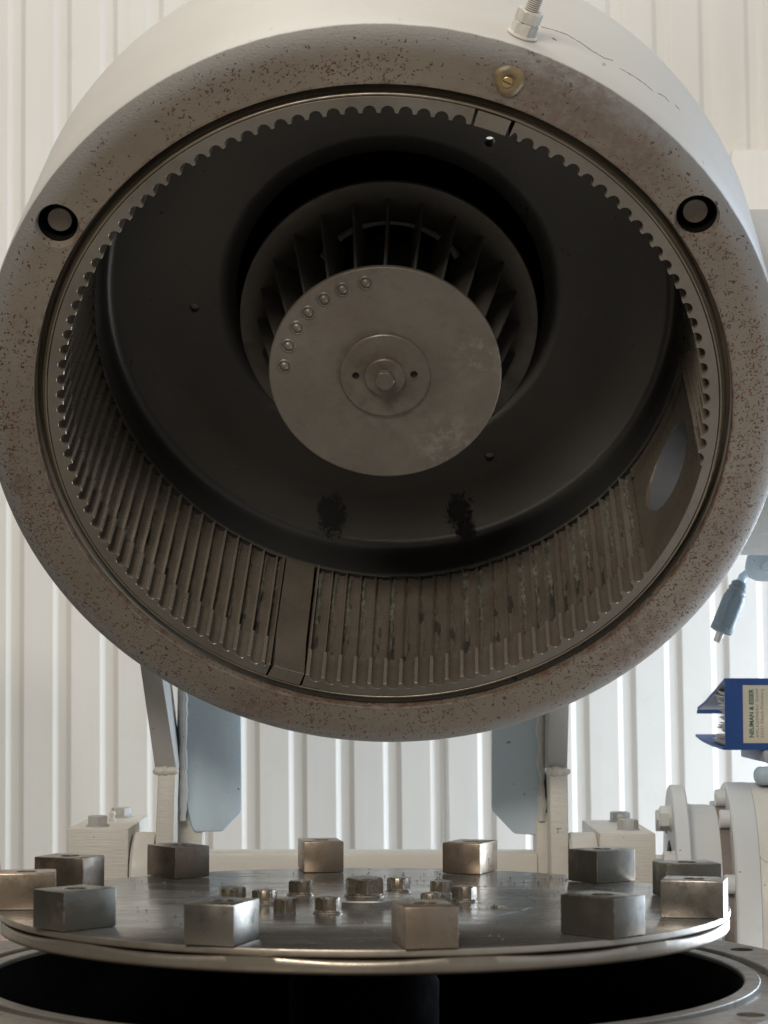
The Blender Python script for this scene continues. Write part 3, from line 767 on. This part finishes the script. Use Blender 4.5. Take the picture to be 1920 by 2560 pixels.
# hole positions fall on the dish at depth ~0.28
HD = [(59.2, 0.2063, 0.0058), (-60.6, 0.2184, 0.0052), (-178.0, 0.2109, 0.0052)]
boolean(dsh, [xf(disc(rh, -0.05, 0.03, 0.0001, 28), Matrix.Translation(pol(t, r_, 0.28))) for t, r_, rh in HD])
for i, (t, r_, rh) in enumerate(HD):
    if i == 0: continue
    mk('hole_plug', *xf(lathe([(0.0060, 0.0), (0.0001, 0.0)], 20), Matrix.Translation(pol(t, r_, 0.2925 if i else 0.287))), M['metal_light'] if i == 0 else M['blue'], lid)
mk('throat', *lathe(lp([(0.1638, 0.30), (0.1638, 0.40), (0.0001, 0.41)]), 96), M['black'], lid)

# ragged crust where the liner meets the dish
def crust():
    V = []; F = []; N = 900
    for j in range(N):
        th = 360 * j / N
        p = Vector((math.cos(R(th)) * 14, math.sin(R(th)) * 14, 0))
        n = noise.noise(p); n2 = noise.noise(p * 5)
        w = max(0, n + 0.15) * 0.004 + 0.0015 * max(0, n2)
        for (dr, ds) in ((0.0, -0.0025 - w), (-0.0006 - w * 0.4, 0.0 - w * 0.3), (-0.0004, 0.0022), (0.003, 0.0024)):
            V.append(pol(th, 0.3079 + dr, 0.2215 + ds))
    for j in range(N):
        j2 = (j + 1) % N
        for i in range(3): F.append((j * 4 + i, j2 * 4 + i, j2 * 4 + i + 1, j * 4 + i + 1))
    return V, F
mk('powder_crust', *crust(), M['wheel_dark'], lid, smooth=True, angle=60)
# patches of caked powder inside the flutes
def residue():
    V = []; F = []
    for k_ in range(-12, 22):
        thc = -89.1 + 3 * k_
        if thc < -131 or (-35 < thc): continue
        rn = noise.noise(Vector((k_ * 3.3, 7.7, 0)))
        if rn < -0.12: continue
        s0 = 0.095 + 0.05 * rn; s1 = 0.212; n = 44; side = -0.85
        a = len(V)
        for i in range(n + 1):
            s = s0 + (s1 - s0) * i / n
            wd = (0.22 + 0.45 * (i / n) + 0.25 * noise.noise(Vector((k_ * 2.1, s * 160, 4)))) * min(1, i / 4 + 0.15)
            c = side + 0.2 * noise.noise(Vector((k_, s * 70, 9)))
            for q in (-1, -0.4, 0.3, 1):
                th = thc + c + q * wd
                rr_ = liner_r(k_, max(-1.49, min(1.49, c + q * wd)), s)
                hgt = 0.0020 * (1 - q * q) + 0.0016 * noise.noise(Vector((th * 4, s * 500, 1)))
                V.append(pol(th, rr_ - max(-0.0002, hgt) - 0.0001, s))
        for i in range(n):
            for q in range(3): F.append((a + i * 4 + q, a + i * 4 + q + 1, a + (i + 1) * 4 + q + 1, a + (i + 1) * 4 + q))
    return V, F
cp_ = mk('caked_powder', *residue(), M['residue'], lid, angle=70); cp_['kind'] = 'stuff'

# brass screw in a blob of sealant on the front ring
def blob():
    V = []; F = []; N = 40; RR = [(0.0, 0.0012), (0.30, 0.0010), (0.42, 0.0024), (0.62, 0.0034), (0.82, 0.0026), (1.0, 0.0)]
    for j in range(N):
        a = 2 * PI * j / N; m_ = 1 + 0.09 * noise.noise(Vector((math.cos(a) * 1.6, math.sin(a) * 1.6, 3))) + 0.05 * math.sin(3 * a + 1)
        for f, h in RR: V.append((0.0138 * f * m_ * math.cos(a), 0.0138 * f * m_ * math.sin(a), h))
    P = len(RR)
    for j in range(N):
        j2 = (j + 1) % N
        for i in range(P - 1): F.append((j * P + i, j2 * P + i, j2 * P + i + 1, j * P + i + 1))
    return V, F
sl = mk('sealant', *xf(blob(), Matrix.Translation(pol(70.6, 0.3555, 0))), M['resin'], lid)
bs = mk('brass_screw', *xf(disc(0.0050, 0, 0.0032, 0.0006, 32), Matrix.Translation(pol(70.8, 0.3540, 0))), M['brass'], lid)
mk('slot', *xf(box(-0.0042, 0.0042, -0.0005, 0.0005, 0.0030, 0.00335), Matrix.Translation(pol(70.8, 0.3540, 0)) @ rotz(R(-28))), M['slot'], bs)
# stud with washer and two nuts on the top of the casing
SM = radial_m(70.3, 0.3857, 0.0405)
mk('washer', *xf(lathe([(0.0066, 0), (0.0135, 0), (0.0137, 0.0012), (0.0125, 0.0024), (0.0066, 0.0024)], 40, closed=True), SM), M['cream'], lid)
mk('nut', *xf(hexhead(0.0118, 0.0105), SM @ T(0, 0, 0.0024) @ rotz(R(14))), M['cream'], lid)
mk('nut', *xf(hexhead(0.0118, 0.0105), SM @ T(0, 0, 0.0133) @ rotz(R(30))), M['cream'], lid)
pr = [(0.0001, 0.060)]
z = 0.060
pr = [(0.0001, 0.062), (0.0055, 0.062)]
for i in range(22):
    z = 0.061 - i * 0.0018; pr += [(0.0066, z), (0.0066, z - 0.0004), (0.0054, z - 0.0008), (0.0054, z - 0.0012)]
st_ = mk('threaded_stud', *xf(lathe(pr, 32), SM), [M['cream'], M['thread']], lid, angle=20)
for p_ in st_.data.polygons:
    q_ = SM.inverted() @ p_.center
    if math.hypot(q_.x, q_.y) < 0.00585 and q_.z < 0.0612: p_.material_index = 1
# hairline cracks in the paint
def crack(pts, w=0.00035):
    out = []
    P = []
    for i in range(len(pts) - 1):
        a, b = pts[i], pts[i + 1]
        for j in range(6):
            f = j / 6; P.append((a[0] + (b[0] - a[0]) * f + random.uniform(-.12, .12), a[1] + (b[1] - a[1]) * f + random.uniform(-.0004, .0004)))
    P.append(pts[-1])
    pp = [pol(t, 0.3857 + 0.0023 * min(1, max(0, (s - 0.014) / 0.22)), s) for t, s in P]
    rad = [w * (0.5 + random.random()) for _ in pp]; rad[0] = rad[-1] = 0.00008
    return tube(pp, rad, 6)
mk('paint_crack', *merge(crack([(67.5, 0.0849), (65.94, 0.0913), (63.47, 0.0966), (61.36, 0.0931), (59.59, 0.0874), (57.74, 0.0872), (56.1, 0.0976)]),
                         crack([(55.17, 0.087), (52.71, 0.0932), (50.6, 0.0965), (49.12, 0.0958)], 0.0003), crack([(48.19, 0.1036), (46.69, 0.1126), (45.6, 0.109)], 0.0003),
                         crack([(44.5, 0.12), (43.4, 0.118)], 0.0003), crack([(66.0, 0.066), (65.2, 0.064)], 0.0003)), M['crack'], lid)
# round side casing on the right of the lid (world aligned)
sc_ = lathe([(0.0001, 0.0), (0.170, 0.0), (0.184, 0.005), (0.188, 0.016), (0.188, 0.40), (0.0001, 0.40)], 120)
scm = Matrix.Translation((0.345, 0.52, 0.505)) @ Matrix.Rotation(R(90), 4, 'Y')
mk('side_casing', *tolid(xf(sc_, scm)), M['casing_grey'], lid)

# hinge arms, gussets and hinge tube (all swing with the lid)
def arm(side):
    if side < 0:
        up_ = [(-0.2478, 0.215), (-0.2262, 0.215), (-0.2103, 0.0830), (-0.2338, 0.0830)]
        lo_ = [(-0.2302, 0.0790), (-0.2112, 0.0790), (-0.2135, -0.050), (-0.2345, -0.050)]
        web = box(-0.2130, -0.1862, 0.600, 0.640, -0.055, 0.034, 0.002)
    else:
        up_ = [(0.1957, 0.215), (0.2160, 0.215), (0.2165, 0.0830), (0.1945, 0.0830)]
        lo_ = [(0.1965, 0.0780), (0.2168, 0.0780), (0.2175, -0.055), (0.1985, -0.055)]
        web = box(0.1850, 0.1985, 0.590, 0.640, -0.055, 0.034, 0.002)
    vv, ff = prism(up_, 0.548, 0.640, 0.0015)
    vv = [Vector((v.x, v.y - max(0.0, v.z - 0.083) * 0.42, v.z)) for v in vv]
    a = mk('hinge_arm', *tolid((vv, ff)), M['arm_grey'], lid)
    mk('lower_lug', *tolid(merge(prism(lo_, 0.545, 0.645, 0.0018), web)), M['cream_brushed'], a)
    V = []; F = []; N = 28; S = 16
    x0, x1 = (-0.2365, -0.2075) if side < 0 else (0.1915, 0.2205)
    for i in range(N + 1):
        f = i / N; cx = x0 + (x1 - x0) * f; e = math.sin(PI * min(1, max(0, f))) ** 0.4
        rr_ = 0.0062 * e * (1 + 0.30 * noise.noise(Vector((i * .22, side * 3, 0.5))) + 0.05 * noise.noise(Vector((i * .9, side, 0))))
        for j in range(S):
            t = 2 * PI * j / S; V.append((cx, 0.5475 + rr_ * 0.9 * math.cos(t), 0.0812 + 0.0012 * noise.noise(Vector((i * .35, 2, 0))) + rr_ * 0.85 * math.sin(t)))
    for i in range(N):
        for j in range(S): F.append((i * S + j, i * S + (j + 1) % S, (i + 1) * S + (j + 1) % S, (i + 1) * S + j))
    mk('weld_bead', *tolid((V, F)), M['cream'], a)
    if side < 0:
        g = [(-0.2145, 0.30), (-0.1460, 0.30), (-0.1425, 0.0355), (-0.1445, 0.0310), (-0.1640, 0.0114), (-0.1960, 0.0115), (-0.2000, 0.0190), (-0.2100, 0.0600), (-0.2145, 0.10)]
        yaw = R(-16); piv = (-0.178, 0.605)
    else:
        g = [(0.1375, 0.30), (0.1960, 0.30), (0.1960, 0.0200), (0.1915, 0.0110), (0.1880, 0.0085), (0.1620, 0.0095), (0.1370, 0.0345), (0.1362, 0.040)]
        yaw = R(16); piv = (0.166, 0.605)
    gm = Matrix.Translation((piv[0], piv[1], 0)) @ Matrix.Rotation(-yaw, 4, 'Z') @ Matrix.Translation((-piv[0], -piv[1], 0))
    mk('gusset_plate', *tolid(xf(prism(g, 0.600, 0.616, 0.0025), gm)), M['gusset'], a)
    # seam weld between gusset and arm
    pts = []; 
    for i in range(60):
        z_ = 0.29 - i * 0.0045
        x_ = (-0.2105 + 0.00 * z_) if side < 0 else 0.1945
        pts.append(gm @ Vector((x_, 0.598, z_)) + Vector((random.uniform(-.0008, .0008), 0, 0)))
    mk('seam_weld', *tolid(tube(pts, [0.0045 + 0.0028 * noise.noise(Vector((i * 0.23, side * 5, 1.7))) for i in range(60)], 8)), M['pale_grey'], a)
    return a
arm(-1); arm(1)
HX = Matrix.Translation((0, 0.571, -0.033)) @ Matrix.Rotation(R(90), 4, 'Y')
mk('hinge_tube', *tolid(box(-0.186, 0.187, 0.585, 0.632, -0.058, -0.0100, 0.004)), M['cream'], lid)
for x0, x1 in ((-0.2590, -0.2340), (0.2180, 0.2485)):
    mk('hinge_boss', *tolid(xf(lathe([(0.0001, x0), (0.043, x0), (0.0465, x0 + 0.003), (0.0465, x1 - 0.002), (0.045, x1), (0.0001, x1)], 72), HX @ Matrix.Rotation(0, 4, 'Z'))), M['cream'], lid)

# ------------------------------------------------------------------ classifier wheel
whl = thing('classifier_wheel', 'grey bladed classifier wheel with riveted disc and central bolt inside the lid', 'rotor wheel')
whl.matrix_world = LM @ Matrix.Translation((0, 0, -0.1021))
def wz(prof): return [(r, 0.1021 - s) for r, s in prof]
def wpol(th, r, s): return Vector((r * math.cos(R(th)), r * math.sin(R(th)), 0.1021 - s))
fd = mk('front_disc', *lathe(wz([(0.0001, 0.1021), (0.1148, 0.1021), (0.1160, 0.1028), (0.1162, 0.1040), (0.1162, 0.1070), (0.1150, 0.1080), (0.1115, 0.1080), (0.1115, 0.1120), (0.0001, 0.1120)]), 240), M['wheel'], whl, angle=30)
hubp = mk('hub_plate', *lathe(wz([(0.0001, 0.0990), (0.0440, 0.0990), (0.0448, 0.0998), (0.0448, 0.1020)]), 120), M['wheel'], whl)
boolean(hubp, [xf(disc(0.0037, -0.02, 0.02, 0.0001, 24), Matrix.Translation(wpol(t, 0.0290, 0.099))) for t in (179, 3)])
for t in (179, 3):
    mk('tapped_hole', *xf(lathe([(0.0036, 0.0), (0.0036, -0.0025), (0.0001, -0.0025)], 20), Matrix.Translation(wpol(t, 0.0290, 0.0992))), M['slot'], hubp)
mk('washer', *lathe(wz([(0.0001, 0.0945), (0.0194, 0.0945), (0.0202, 0.0953), (0.0202, 0.0990)]), 64), M['wheel'], whl)
cb = mk('centre_bolt', *xf(hexhead(0.0105, 0.0085), T(0, 0, 0.1021 - 0.0945) @ rotz(R(30))), M['wheel'], whl)
def rivet(th):
    prof = [(0.0001, 0.0030), (0.0020, 0.0028), (0.0036, 0.0020), (0.0045, 0.0004), (0.0049, -0.0002), (0.0054, 0.0002), (0.0061, 0.0010), (0.0068, 0.0009), (0.0076, 0.0)]
    return mk('rivet', *xf(lathe(prof, 28), Matrix.Translation(wpol(th, 0.1006, 0.1021))), M['wheel'], whl)
for th in (99.7, 113.3, 125.3, 137.5, 148.9, 161.4, 174.4): rivet(th)
def blade():
    V = []; F = []
    N = 10
    for i in range(N + 1):
        f = i / N; s = 0.1082 + (0.2290 - 0.1082) * f
        ro = 0.1105 + (0.1390 - 0.1105) * f ** 0.9; ri = 0.088 + 0.004 * f
        hw = 0.0016
        for (r_, w_) in ((ri, hw * 0.8), (ro - 0.001, hw), (ro, hw * 0.5), (ro, -hw * 0.5), (ro - 0.001, -hw), (ri, -hw * 0.8)):
            V.append(Vector((r_, w_, 0.1021 - s)))
    for i in range(N):
        for j in range(6): F.append((i * 6 + j, i * 6 + (j + 1) % 6, (i + 1) * 6 + (j + 1) % 6, (i + 1) * 6 + j))
    F.append(tuple(range(6))); F.append(tuple(N * 6 + j for j in reversed(range(6))))
    return V, F
b0 = fromobj(mk('blade', *blade(), M['wheel_dark'], whl)); b0.rotation_euler = (0, 0, R(89.0))
for i in range(1, 24):
    b = b0.copy(); COL.objects.link(b); b.parent = whl; b.rotation_euler = (0, 0, R(89.0 + 15 * i))
mk('rear_ring', *lathe(wz([(0.1562, 0.2310), (0.1562, 0.2262), (0.1555, 0.2255), (0.1380, 0.2262), (0.1230, 0.2330), (0.1080, 0.2440), (0.1030, 0.2520), (0.1030, 0.3300), (0.1120, 0.3300), (0.1300, 0.2400)]), 240, closed=True), M['wheel_dark'], whl, angle=35)
mk('rear_hub', *lathe(wz([(0.050, 0.112), (0.046, 0.16), (0.044, 0.36)]), 64), M['wheel_dark'], whl)
mk('bearing_tube', *xf(lathe([(0.084 + 0.0042 * math.cos(t * PI / 6), 0.0042 * math.sin(t * PI / 6)) for t in range(12)], 96, closed=True), T(0, 0, 0.1021 - 0.300)), M['cream'], whl)
whl_b = None

# ------------------------------------------------------------------ hinge bearing blocks
def bearing(x0, x1, ztop, bolts, nip, label):
    t = thing('bearing_block', label, 'bearing block', ((x0 + x1) / 2, 0.575, -0.0625), 'painted hinge bearing blocks')
    ox, oy, oz = t.location
    mk('block_housing', *box(x0 - ox, x1 - ox, 0.530 - oy, 0.735 - oy, 0.0, ztop - oz, 0.0015), M['cream_brushed'], t)
    for (bx, by, ang) in bolts:
        bolt(t, bx - ox, by - oy, ztop - oz, 0.0118, 0.0092, ang, 0.0130, 0.0024, 'arm_grey', 'hex_bolt')
    n = mk('grease_nipple', *lathe([(0.0040, 0), (0.0040, 0.0030), (0.0024, 0.0040), (0.0024, 0.0060), (0.0036, 0.0075), (0.0036, 0.0095), (0.0020, 0.0115), (0.0001, 0.0118)], 20), M['cream'], t, loc=(nip[0] - ox, nip[1] - oy, ztop - oz))
    return t
bearing(-0.3262, -0.2603, 0.0203, [(-0.2979, 0.563, 10), (-0.2890, 0.700, 24)], (-0.2915, 0.640), 'cream painted bearing block left of the hinge, with two bolts on top')
bearing(0.2495, 0.3099, 0.0157, [(0.2859, 0.582, 28), (0.2910, 0.705, 12)], (0.2862, 0.660), 'cream brushed bearing block right of the hinge, beside the pipe flange')

# ------------------------------------------------------------------ flanged pipe drive on the right
fp = thing('flanged_pipe', 'large pale grey flanged pipe with hex and socket bolts behind the disc', 'flanged pipe', (0.337, 0.62, -0.085))
fp.rotation_euler = (0, 0, R(-4.3))
FX = Matrix.Rotation(R(90), 4, 'Y')      # z -> x
def fx(prof, seg=160, closed=True): return xf(lathe([(r_, x_) for r_, x_ in prof], seg, closed=closed), FX)
mk('small_flange', *fx([(0.086, 0.0), (0.1462, 0.0), (0.1478, 0.0012), (0.1478, 0.0145), (0.1465, 0.0160), (0.086, 0.0160)]), M['pale_grey'], fp, angle=30)
mk('pipe_neck', *fx([(0.086, 0.0161), (0.1310, 0.0161), (0.1275, 0.0190), (0.1262, 0.0240), (0.1262, 0.0420), (0.1245, 0.0500), (0.1245, 0.0609), (0.086, 0.0609)]), M['pale_grey'], fp)
mk('primer_band', *fx([(0.085, 0.0500), (0.1252, 0.0500), (0.1252, 0.0605), (0.085, 0.0605)]), M['rustbrown'], fp)
mk('large_flange', *fx([(0.02, 0.0610), (0.1490, 0.0610), (0.1512, 0.0632), (0.1512, 0.0860), (0.1506, 0.0872), (0.02, 0.0872)]), M['pale_grey'], fp, angle=30)
mk('casing_drum', *fx([(0.02, 0.0876), (0.1500, 0.0876), (0.1508, 0.0890), (0.1508, 0.130), (0.0001, 0.130)]), M['cream'], fp, angle=30)
mk('pipe_bore', *fx([(0.0855, 0.003), (0.0855, 0.0600), (0.0001, 0.0605)], closed=False), M['black'], fp)
def side_at(r_, deg):   # deg above horizontal on the side facing the camera
    return (-r_ * math.cos(R(deg)), r_ * math.sin(R(deg)))
MXn = Matrix.Rotation(R(-90), 4, 'Y')    # z -> -x
for dg in (76, 36, -4, 116, 156):
    y_, z_ = side_at(0.1160, dg)
    bolt(fp, 0.0, y_, z_, 0.0138, 0.0100, dg + 10, 0.0152, 0.0026, 'pale_grey', 'hex_bolt', MXn)
for dg in (86, 59, 22, -10, -45, 120, 150):
    y_, z_ = side_at(0.1340, dg)
    o = mk('socket_bolt', *xf(lathe([(0.0001, 0.006), (0.0052, 0.006), (0.0056, 0.0108), (0.0090, 0.0108), (0.0101, 0.0098), (0.0101, 0.0)], 40), Matrix()), M['pale_grey'], fp)
    o.matrix_local = Matrix.Translation((0.0610, y_, z_)) @ MXn
yy, zz = side_at(0.1500, 33)
mk('filled_notch', *xf(disc(0.0105, 0, 0.0022, 0.0009, 28), Matrix.Translation((0.0975, yy, zz)) @ Matrix.Rotation(R(90 - 33), 4, 'X')), M['cream'], fp)
mk('pedestal', *box(0.075, 0.125, -0.07, 0.07, -0.865, -0.140, 0.004), M['cream'], fp)
mk('lifting_handle', *xf(box(0.092, 0.128, -0.045, -0.015, 0.1502, 0.1700, 0.008, 4), Matrix()), M['grey_blue'], fp)

# ------------------------------------------------------------------ ring binder on its side
bd = thing('ring_binder', 'blue ring binder lying on its side with ragged papers and a printed label', 'binder', (0.3976, 0.6, 0.1027))
Hs = 0.0800; Wb = 0.30
def slab(pts, x0, x1, th):
    """open yz polyline thickened by th in z, extruded in x"""
    V = []; F = []; n = len(pts)
    for x in (x0, x1):
        for (y, z) in pts: V.append((x, y, z))
        for (y, z) in pts: V.append((x, y, z + th))
    for i in range(n - 1):
        F += [(i, i + 1, 2 * n + i + 1, 2 * n + i), (n + i, n + i + 1, 3 * n + i + 1, 3 * n + i), (i, i + 1, n + i + 1, n + i), (2 * n + i, 2 * n + i + 1, 3 * n + i + 1, 3 * n + i)]
    F += [(0, n, 3 * n, 2 * n), (n - 1, 2 * n - 1, 4 * n - 1, 3 * n - 1)]
    return V, F
fromobj(mk('spine', *box(0, Wb, -0.001, 0.0022, 0.0, Hs, 0.0006), M['blue'], bd))
tc_ = fromobj(mk('cover', *slab([(0.002, Hs - 0.0030), (0.07, Hs - 0.016), (0.15, Hs - 0.031), (0.205, Hs - 0.0385), (0.212, Hs - 0.0440)], 0.0, Wb, 0.0028), M['blue'], bd, smooth=False, label='drooping upper cover'))
fromobj(mk('lining', *slab([(0.003, Hs - 0.0036), (0.07, Hs - 0.0166), (0.15, Hs - 0.0316), (0.203, Hs - 0.0388)], 0.0008, Wb, 0.0005), M['inner_cover'], tc_, smooth=False))
fromobj(mk('cover', *slab([(0.002, 0.0), (0.08, 0.001), (0.16, 0.004), (0.212, 0.0085)], -0.002, Wb, 0.0026), M['blue'], bd, smooth=False, label='lower cover'))
def sheets():
    parts = []
    z_ = 0.0035; i = 0
    while z_ < 0.0620:
        f = z_ / 0.062
        dy = 0.052 + 0.022 * noise.noise(Vector((i * 0.55, 1, 5))) + random.uniform(-0.010, 0.012)
        if i < 7: dy = 0.12 - 0.008 * i
        if f > 0.8: dy = 0.062 + 0.02 * random.random()
        xo = random.uniform(0.0005, 0.006); th = random.choice([0.0005, 0.0008, 0.0012])
        drop = 0.006 * random.random() - 0.001
        V = []; 
        for x in (xo, 0.29):
            for (y, dz) in ((0.003, 0), (dy * 0.6, drop * 0.4), (dy, drop)): V += [(x, y, z_ + dz), (x, y, z_ + dz + th)]
        F = [(0, 1, 3, 2), (2, 3, 5, 4), (6, 8, 9, 7), (8, 10, 11, 9), (0, 2, 8, 6), (2, 4, 10, 8), (1, 7, 9, 3), (3, 9, 11, 5), (4, 5, 11, 10)]
        parts.append((V, F)); z_ += th + random.uniform(0.0003, 0.0014); i += 1
    return merge(*parts)
pp = mk('papers', *sheets(), M['paper'], bd, smooth=False); pp['kind'] = 'stuff'; pp['label'] = 'ragged stack of paper sheets'
lab = mk('label_sticker', *box(0.0201, 0.19, -0.0014, -0.0010, 0.0077, 0.0722), M['label'], bd, smooth=False)
def text(body, size, x, z, mat, parent, spacing=1.0, bold=0.0, target=None, name='printed_text'):
    cu = bpy.data.curves.new('t', 'FONT'); cu.body = body; cu.size = size; cu.space_character = spacing; cu.offset = bold; cu.extrude = 0.00002
    o = bpy.data.objects.new('t', cu); COL.objects.link(o); bpy.context.view_layer.update()
    me = bpy.data.meshes.new_from_object(o.evaluated_get(bpy.context.evaluated_depsgraph_get())); bpy.data.objects.remove(o)
    xs = [v.co.x for v in me.vertices]; ys = [v.co.y for v in me.vertices]
    x0, x1, y0 = min(xs), max(xs), 0.0
    k_ = (target / (x1 - x0)) if target else 1.0
    for v in me.vertices:
        a, b_ = (v.co.x - x0) * k_, v.co.y
        # reading upwards: text x -> +z, text y -> -x
        v.co = Vector((x - b_, -0.00150 - v.co.z, z + a))
    me.name = name
    return fin(name, me, mat, parent, smooth=False)
# text heights: cap height is ~0.72 of size
text('NEUMAN & ESSER', 0.0070, 0.0318, 0.0140, M['green_ink'], lab, 1.0, 0.00022, 0.0540)
text('ANLAGENBAU GmbH', 0.0042, 0.0372, 0.0140, M['grey_ink'], lab, 1.25, 0.00003, 0.0540)
text('52531 \u00dcbach-Palenberg', 0.0046, 0.0429, 0.0140, M['grey_ink'], lab, 1.25, 0.00003, 0.0540)

sh = thing('support_bracket', 'pinkish grey metal bracket under the blue ring binder at the right edge', 'bracket', (0.60, 0.64, 0.02))
mk('bracket_plate', *box(-0.160, 0.14, -0.052, 0.11, 0.0688, 0.0822, 0.002), M['inner_cover'], sh)
mk('bracket_leg', *box(0.03, 0.06, -0.02, 0.03, -0.97, 0.0690, 0.002), M['inner_cover'], sh)

# ------------------------------------------------------------------ hanging connector and its bracket
cn = thing('cable_connector', 'blue grey plug connector hanging from a cable at right beside the lid', 'connector', (0.3898, 0.6, 0.2240))
dirv = Vector((0.4175 - 0.3898, 0, 0.2925 - 0.2240)).normalized()
CM = dirv.to_track_quat('Z', 'Y').to_matrix().to_4x4()
def ribbed():
    V, F = lathe([(0.0001, 0.0105), (0.0095, 0.0108), (0.0125, 0.0120), (0.0130, 0.0150), (0.0130, 0.0180), (0.0120, 0.0195), (0.0118, 0.0520), (0.0112, 0.0560), (0.0001, 0.0562)], 48,
                 mod=lambda a, i, r, z: (r * (1 + (0.07 if (i in (5, 6) and (a % (PI / 3)) > 0.5) else 0.0)), z))
    return V, F
mk('connector_body', *xf(ribbed(), CM), M['rubber'], cn, angle=30)
mk('strain_relief', *xf(lathe([(0.0001, 0.0560), (0.0108, 0.0562), (0.0112, 0.0580), (0.0098, 0.0600), (0.0098, 0.0612), (0.0106, 0.0625), (0.0104, 0.0645), (0.0088, 0.0655), (0.0088, 0.0668), (0.0094, 0.0680), (0.0090, 0.0700), (0.0060, 0.0725), (0.0001, 0.0726)], 40), CM), M['rubber'], cn)
mk('tip', *xf(lathe([(0.0001, -0.0010), (0.0044, -0.0008), (0.0046, 0.0002), (0.0046, 0.0108), (0.0001, 0.0108)], 32), CM), M['metal_light'], cn)
mk('tip_hole', *xf(merge(xf(disc(0.0010, 0, 0.0004, 0.0001, 12), T(0, -0.0045, 0.004) @ Matrix.Rotation(R(90), 4, 'X')), xf(disc(0.0010, 0, 0.0004, 0.0001, 12), T(0.0043, -0.002, 0.004) @ Matrix.Rotation(R(90), 4, 'Y'))), CM), M['slot'], cn)
e0 = dirv * 0.072
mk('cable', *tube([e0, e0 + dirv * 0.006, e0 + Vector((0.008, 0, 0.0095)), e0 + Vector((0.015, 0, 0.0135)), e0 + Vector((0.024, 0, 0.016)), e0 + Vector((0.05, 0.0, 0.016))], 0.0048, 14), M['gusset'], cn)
cb_ = thing('cable_bracket', 'grey painted lug with a hex bolt under the side casing at the right edge', 'bracket', (0.440, 0.585, 0.290))
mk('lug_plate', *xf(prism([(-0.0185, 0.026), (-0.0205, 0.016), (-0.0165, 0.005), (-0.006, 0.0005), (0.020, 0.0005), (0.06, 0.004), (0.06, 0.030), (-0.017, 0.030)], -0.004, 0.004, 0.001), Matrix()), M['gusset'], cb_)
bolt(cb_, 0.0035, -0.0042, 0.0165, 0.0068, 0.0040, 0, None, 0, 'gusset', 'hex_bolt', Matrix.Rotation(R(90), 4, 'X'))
